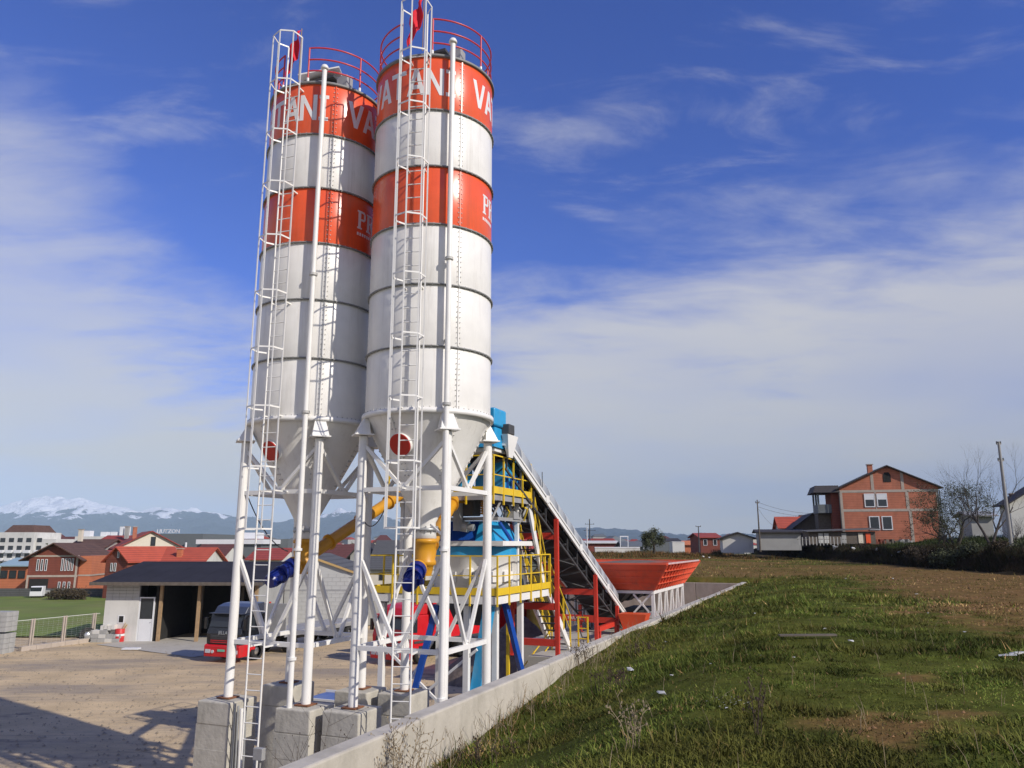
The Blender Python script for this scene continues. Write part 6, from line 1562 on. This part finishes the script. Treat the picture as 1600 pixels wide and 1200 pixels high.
ho(95, 150, 860, 844, 128, 'town_house', 'brown roofed house behind the unfinished brick house', 'plaster_grey', 'roof_brown', False, 10, chim=(-2.0, 3, 7, 8.9), chimm='plaster_cream')
ho(128, 168, 864, 861, 118, 'town_house', 'grey concrete house with a balcony left of the shed', 'plaster_grey', 'roof_red', False, 9, wins=wgrid((-1.2, 0, 1.2), (1.0, 3.6), .6, 1.2))
T2 = ho(184, 278, 856, 831, 125, 'town_house', 'cream gabled house with a large red roof', 'plaster_cream', 'roof_red', True, 14, rz=R_(31), over=.5, wins=[(.3, 6.3, .7, 1.4, 'inside_shade')], chim=(-2.3, 2, 7.4, 9.2))
ho(138, 192, 854, 838, 138, 'town_house', 'long red roofed wing left of the cream gable', 'plaster_cream', 'roof_red', False, 12, chim=(1.5, 3, 7.5, 9.6), chimm='plaster_grey')
T2 = ho(160, 200, 875, 856, 96, 'town_house', 'small house with a dark red gable and white windows', 'brick_dark', 'roof_orange', True, 10, rz=R_(-14), over=.4, gablem='brick_dark', wins=[(-.6, 3.3, .3, 1.0), (-.1, 3.3, .3, 1.0), (.2, 4.9, .25, .8)])
ho(196, 310, 883, 857, 100, 'town_house', 'long bright orange roof just behind the dark shed', 'plaster_white', 'roof_orange', False, 9, chim=(1.2, 2.0, 4.8, 5.9), chimm='brick_orange')
ho(298, 342, 873, 852, 115, 'town_house', 'dull dark red roof right of the long orange roof', 'plaster_white', 'roof_darkred', False, 9)
ho(388, 436, 874, 858, 105, 'town_house', 'red roof seen between the left silo leg and its ladder', 'plaster_white', 'roof_red', False, 9)
ho(486, 560, 883, 852, 120, 'town_house', 'dark brown roofed house with a white dormer behind the screw conveyor', 'plaster_cream', 'roof_darkred', False, 11, wins=wgrid((-2.5, 0, 2.4), (2.2,), .8, 1.4))
ho(495, 545, 897, 880, 105, 'town_house', 'small orange walled house below the brown roof', 'brick_orange', 'roof_dark', False, 6, wins=[(-1.2, .8, .6, 1.0), (1.2, .8, .6, 1.0)])
T2 = ho(546, 578, 868, 850, 102, 'town_house', 'grey house with a balcony just left of the right silo leg', 'plaster_grey', 'roof_dark', True, 9, wins=[(.2, 4.3, .7, 1.2, 'inside_shade'), (.2, 1.2, .7, 1.2, 'inside_shade')])
T2 = ho(578, 652, 888, 846, 98, 'town_house', 'cream house with a big dark grey roof behind the silo legs', 'plaster_cream', 'roof_grey', False, 14, wins=[(-1.5, 2.2, .5, .9, 'inside_shade'), (1.2, 2.2, .5, .9, 'inside_shade')])
ho(640, 700, 872, 852, 130, 'town_house', 'dark red roofed house far behind the right silo', 'plaster_white', 'roof_darkred', False, 10)
# grey halls
def hall(px0, px1, pyt, Y, lab, fascia=False, D_=20, mat='hall_grey'):
    a, c2 = pix(px0, 850, Y), pix(px1, 850, Y); H_ = pix(px0, pyt, Y).z; T = thing('hall', lab, 'hall', ((a.x + c2.x) / 2, Y, 0)); W = c2.x - a.x
    b = MB(); b.box2((-W / 2, 0, 0), (W / 2, D_, H_)); b.build('wall', mat, T)
    if fascia: b = MB(); b.box2((-W / 2 - .5, -.5, H_ - .45), (W / 2 + .5, D_, H_ + .35)); b.build('fascia', 'pvc_white', T)
    n_ = int(W / 3)
    for k_ in range(n_): b = MB(); b.box2((-W / 2 + k_ * W / n_ + .1, -.06, .5), (-W / 2 + (k_ + 1) * W / n_ - .1, -.003, H_ - 1.2)); b.build('cladding_panel', mat, T)
    return T, W, H_
T2, W_, H_ = hall(236, 316, 834, 165, 'dark grey hall with white letters on its roof edge')
lettering('LJUTZON', 1.15, 'pvc_white', T2, (-2.2, .5, H_ + .15), (R_(90), 0, 0), .08)
for k_ in range(3): b = MB(); b.tube((-1 + 3.2 * k_, -.6, H_ - 5), (-1 + 3.2 * k_, -.6, H_ - 1.8), .22, 10); b.build('vent_pipe', 'pvc_white', T2)
T2, W_, H_ = hall(312, 408, 846, 140, 'mid grey hall with a broad white fascia', True)
b = MB(); b.box2((1, 3, H_ + .5), (4, 6, H_ + 1.6)); b.build('roof_unit', 'pvc_white', T2); b = MB(); b.box2((3.8, -.09, 2.0), (6.0, -.07, 4.0)); b.build('window', 'inside_shade', T2)
T2, W_, H_ = hall(405, 450, 842, 150, 'grey hall seen behind the left silo ladder')
T2, W_, H_ = hall(116, 200, 838, 210, 'white flat roofed factory with roof stacks', False, 20, 'plaster_white')
for k_, (x, h) in enumerate(((-6, 1.5), (-1.5, 1.2), (1.2, 1.2), (3.6, 2.6), (4.9, 2.6))): b = MB(); b.box2((x, 2, H_), (x + (.7 if h > 2 else 1.6), 4, H_ + h)); b.build('roof_stack', 'pvc_white', T2)
# hotel
a, c2 = pix(0, 850, 235), pix(84, 850, 235); H_ = pix(0, 838, 235).z; W_ = c2.x - a.x
T2 = thing('hotel', 'white many storeyed block with rows of balconies at the far left', 'building', (a.x, 235, 0))
b = MB(); b.box2((-6, 0, 0), (W_ * .62, 14, H_ + 1.2)); b.box2((W_ * .62 + .01, 1, 0), (W_, 14, H_ - .8)); b.build('wall', 'plaster_white', T2)
b = MB(); b.taper((W_ * .28, 7), (W_ * .55, 12), (W_ * .4, 8), H_ + 1.21, H_ + 3.4); b.build('roof', 'roof_brown', T2)
bp = MB(); bp.box((0, 0, 0), (1.8, .9, .85)); bal = bp.mesh('balcony', 'pvc_white'); bp = MB(); bp.box((0, 0, 0), (1.5, .04, 1.25)); pan = bp.mesh('window', 'glass_dark')
for j in range(4):
    for k_ in range(7):
        x = -4.5 + 2.6 * k_ 
        if x > W_ - 1: continue
        yy = 0 if x < W_ * .62 else 1
        o = link('window', pan, T2); o.location = (x, yy - .03, H_ - 1.1 - 2.3 * j)
        if j: o = link('balcony', bal, T2); o.location = (x, yy - .5, H_ - 2.15 - 2.3 * j)
# parked truck and hedge by the brick house on the left, porch posts
g_ = pix(58, 938, 98); T2 = thing('parked_van', 'small white flatbed van parked before the unfinished brick house', 'van', (g_.x + .3, 97, 0), R_(10)); T2.scale = (.72, .72, .78)
b = MB(); b.prism([(0, .4), (0, 1.1), (.35, 1.9), (1.5, 1.9), (1.5, .4)], 0, -.95, .95); bevel(b.build('cab', 'pvc_white', T2), .06); b = MB(); b.box2((-.85, -.03, 1.15), (.85, .22, 1.75)); b.build('windscreen', 'glass_dark', T2)
b = MB(); b.box2((-1, 1.55, .7), (1, 4.4, 1.15)); b.build('load_bed', 'plaster_grey', T2)
for s_ in (-1, 1):
    for y in (.8, 3.6): tyre(T2, (s_ * .8, y, .33), .33, .22)
for k_, (px_, lab) in enumerate(((8, 'dark rounded bush at the far left edge of the lawn'), (92, 'reddish brown bush before the brick house windows'), (108, 'reddish bush beside the orange annex wall'), (122, 'thin bush at the right end of the lawn houses'))):
    p = pix(px_, 930, 94); tree((p.x, 94 if k_ else 84, 0), 2.0 if k_ else 2.6, lab, 50 + k_, .06, 3, 1800, 'leaf_brown' if k_ else 'leaf_olive', .8, .45, .36, .12, stems=5, name='bush')
T2 = thing('garden_wall', 'low dark garden wall along the back of the lawn', 'wall', (pix(-60, 930, 100).x, 99.5, 0)); 
for k_ in range(10): b = MB(); b.box2((k_ * 2.5, 0, 0), (k_ * 2.5 + 2.47, .2, 1.1)); b.build('wall_panel', 'roof_grey', T2)

# --- distant town as one mass, with scattered blocks that can be told apart
rs = random.Random(44); town = {m_: MB() for m_ in ('plaster_white', 'plaster_cream', 'roof_red', 'roof_darkred', 'hall_grey', 'plaster_grey')}
for i in range(620):
    Y = rs.uniform(260, 1500); X = rs.uniform(-.80, .9) * Y; k_ = rs.random()
    wd, dp, h = rs.uniform(6, 16), rs.uniform(6, 14), rs.uniform(3.5, 8) * (1 if Y < 700 else rs.choice((1, 1.3, 2.0)))
    rz_ = rs.random() * 3
    town[rs.choice(('plaster_white', 'plaster_cream', 'plaster_grey'))].box((X, Y, h / 2), (wd, dp, h), rz_)
    R2 = Matrix.Rotation(rz_, 3, 'Z'); lo = [Vector((X, Y, h + .01)) + R2 @ Vector(q) for q in ((-wd / 2 - .4, -dp / 2 - .4, 0), (wd / 2 + .4, -dp / 2 - .4, 0), (wd / 2 + .4, dp / 2 + .4, 0), (-wd / 2 - .4, dp / 2 + .4, 0))]
    hi = [Vector((X, Y, h + dp * .22)) + R2 @ Vector(q) for q in ((-wd / 2 + dp * .2, -.1, 0), (wd / 2 - dp * .2, -.1, 0), (wd / 2 - dp * .2, .1, 0), (-wd / 2 + dp * .2, .1, 0))]
    town[rs.choice(('roof_red', 'roof_darkred', 'hall_grey', 'roof_darkred'))].hexa(lo, hi)
for m_, b in town.items(): b.build('distant_town', m_, kind='stuff')
# tree belt far off
r2 = np.random.RandomState(8); n = 26000; cY = r2.uniform(230, 900, 260); cX = r2.uniform(-.7, .85, 260) * cY; ci = r2.randint(0, 260, n)
V0 = np.stack([cX[ci] + r2.normal(0, 2.4, n), cY[ci] + r2.normal(0, 2.4, n), np.abs(r2.normal(2.2, 1.4, n))], -1)
a_ = r2.normal(0, .55, (n, 3)); b_ = r2.normal(0, .55, (n, 3)); V = np.stack([V0, V0 + a_, V0 + b_], 1).reshape(-1, 3)
link('distant_trees', np_mesh('distant_trees', V, (np.arange(n) * 3)[:, None] + [0, 1, 2], M['leaf_olive']), kind='stuff')

# ================================================================== MOUNTAINS
mt = bpy.data.materials.new('mountain'); mt.use_nodes = True; N, L = mt.node_tree.nodes, mt.node_tree.links; bs = N['Principled BSDF']; bs.inputs['Roughness'].default_value = .95; bs.inputs['Specular IOR Level'].default_value = .1
ge = N.new('ShaderNodeNewGeometry'); sp_ = N.new('ShaderNodeSeparateXYZ'); L.new(ge.outputs['Position'], sp_.inputs[0])
no = N.new('ShaderNodeTexNoise'); no.inputs['Scale'].default_value = .0030; no.inputs['Detail'].default_value = 9; no.inputs['Roughness'].default_value = .65; L.new(ge.outputs['Position'], no.inputs['Vector'])
sb = mth('ADD', sp_.outputs[2], mth('MULTIPLY', mth('SUBTRACT', no.outputs['Fac'], .5, N, L), 620.0, N, L), N, L)
mr = N.new('ShaderNodeMapRange'); L.new(sb, mr.inputs[0]); mr.inputs[1].default_value = 330; mr.inputs[2].default_value = 350
mx = N.new('ShaderNodeMix'); mx.data_type = 'RGBA'; L.new(mr.outputs[0], mx.inputs['Factor']); mx.inputs['A'].default_value = (.035, .042, .035, 1); mx.inputs['B'].default_value = (.86, .87, .9, 1); L.new(mx.outputs['Result'], bs.inputs['Base Color'])
bp_ = N.new('ShaderNodeBump'); bp_.inputs['Strength'].default_value = 1.0; bp_.inputs['Distance'].default_value = 160; L.new(no.outputs['Fac'], bp_.inputs['Height']); L.new(bp_.outputs[0], bs.inputs['Normal'])
prof = [(-400, 800), (-250, 790), (-120, 786), (0, 792), (40, 783), (90, 776), (130, 779), (175, 790), (215, 796), (250, 796), (285, 794), (330, 798), (370, 806), (420, 815), (470, 812), (520, 800), (545, 798), (580, 806), (640, 818), (700, 815), (760, 822), (850, 828), (930, 826), (1000, 834), (1100, 838), (1250, 841), (1500, 842), (1800, 838), (2100, 835)]
MY = 9000.0
px_ = np.linspace(-400, 2100, 900); py_ = np.interp(px_, [a for a, _ in prof], [b for _, b in prof]) + 7 * (fbm(px_ * .03, px_ * 0 + 2, 5) - .5)
azx = np.array([pix(a, b_, 1.0).x for a, b_ in zip(px_, py_)]); hgt = np.array([(pix(a, b_, 1.0).z - CAM_H) for a, b_ in zip(px_, py_)]) * MY * 1.0 + CAM_H
nd_ = 110; Dd = np.linspace(0, 1, nd_)
AX = np.repeat(azx[None, :], nd_, 0); DD = np.repeat(Dd[:, None], len(px_), 1)
Yd = MY - 2400 + DD * 3600
X = AX * Yd; H0 = np.repeat(hgt[None, :], nd_, 0)
shape = np.where(DD < .667, (DD / .667) ** 1.15, 1 - (DD - .667) * 1.6)
rid = 1 - np.abs(2 * fbm(X * .0011 + 4, Yd * .0011, 5) - 1)
Z = H0 * shape * (1 - .38 * (1 - shape) * 1) + (rid - .75) * 420 * shape * (1.02 - shape) * 2.2 + (fbm(X * .006, Yd * .006, 5) - .5) * 110 * shape ** .5
Z = np.maximum(Z, -5)
v = np.stack([X, Yd, Z], -1).reshape(-1, 3); nx = len(px_); i, j = np.meshgrid(np.arange(nx - 1), np.arange(nd_ - 1)); q = (j * nx + i).ravel(); f = np.stack([q, q + 1, q + nx + 1, q + nx], -1)
link('mountains', np_mesh('mountains', v, f, mt, smooth=True, k=4), kind='structure')

# ================================================================== AIR
hm_ = bpy.data.materials.new('haze_air'); hm_.use_nodes = True; N, L = hm_.node_tree.nodes, hm_.node_tree.links; N.clear()
pv = N.new('ShaderNodeVolumePrincipled'); pv.inputs['Color'].default_value = (.56, .76, 1.0, 1); pv.inputs['Density'].default_value = 8.5e-5; pv.inputs['Anisotropy'].default_value = -.38
oo = N.new('ShaderNodeOutputMaterial'); L.new(pv.outputs[0], oo.inputs['Volume'])
b = MB(); b.box2((-9500, -400, -8), (9500, 10600, 760)); hz_o = b.build('haze', hm_, kind='stuff')
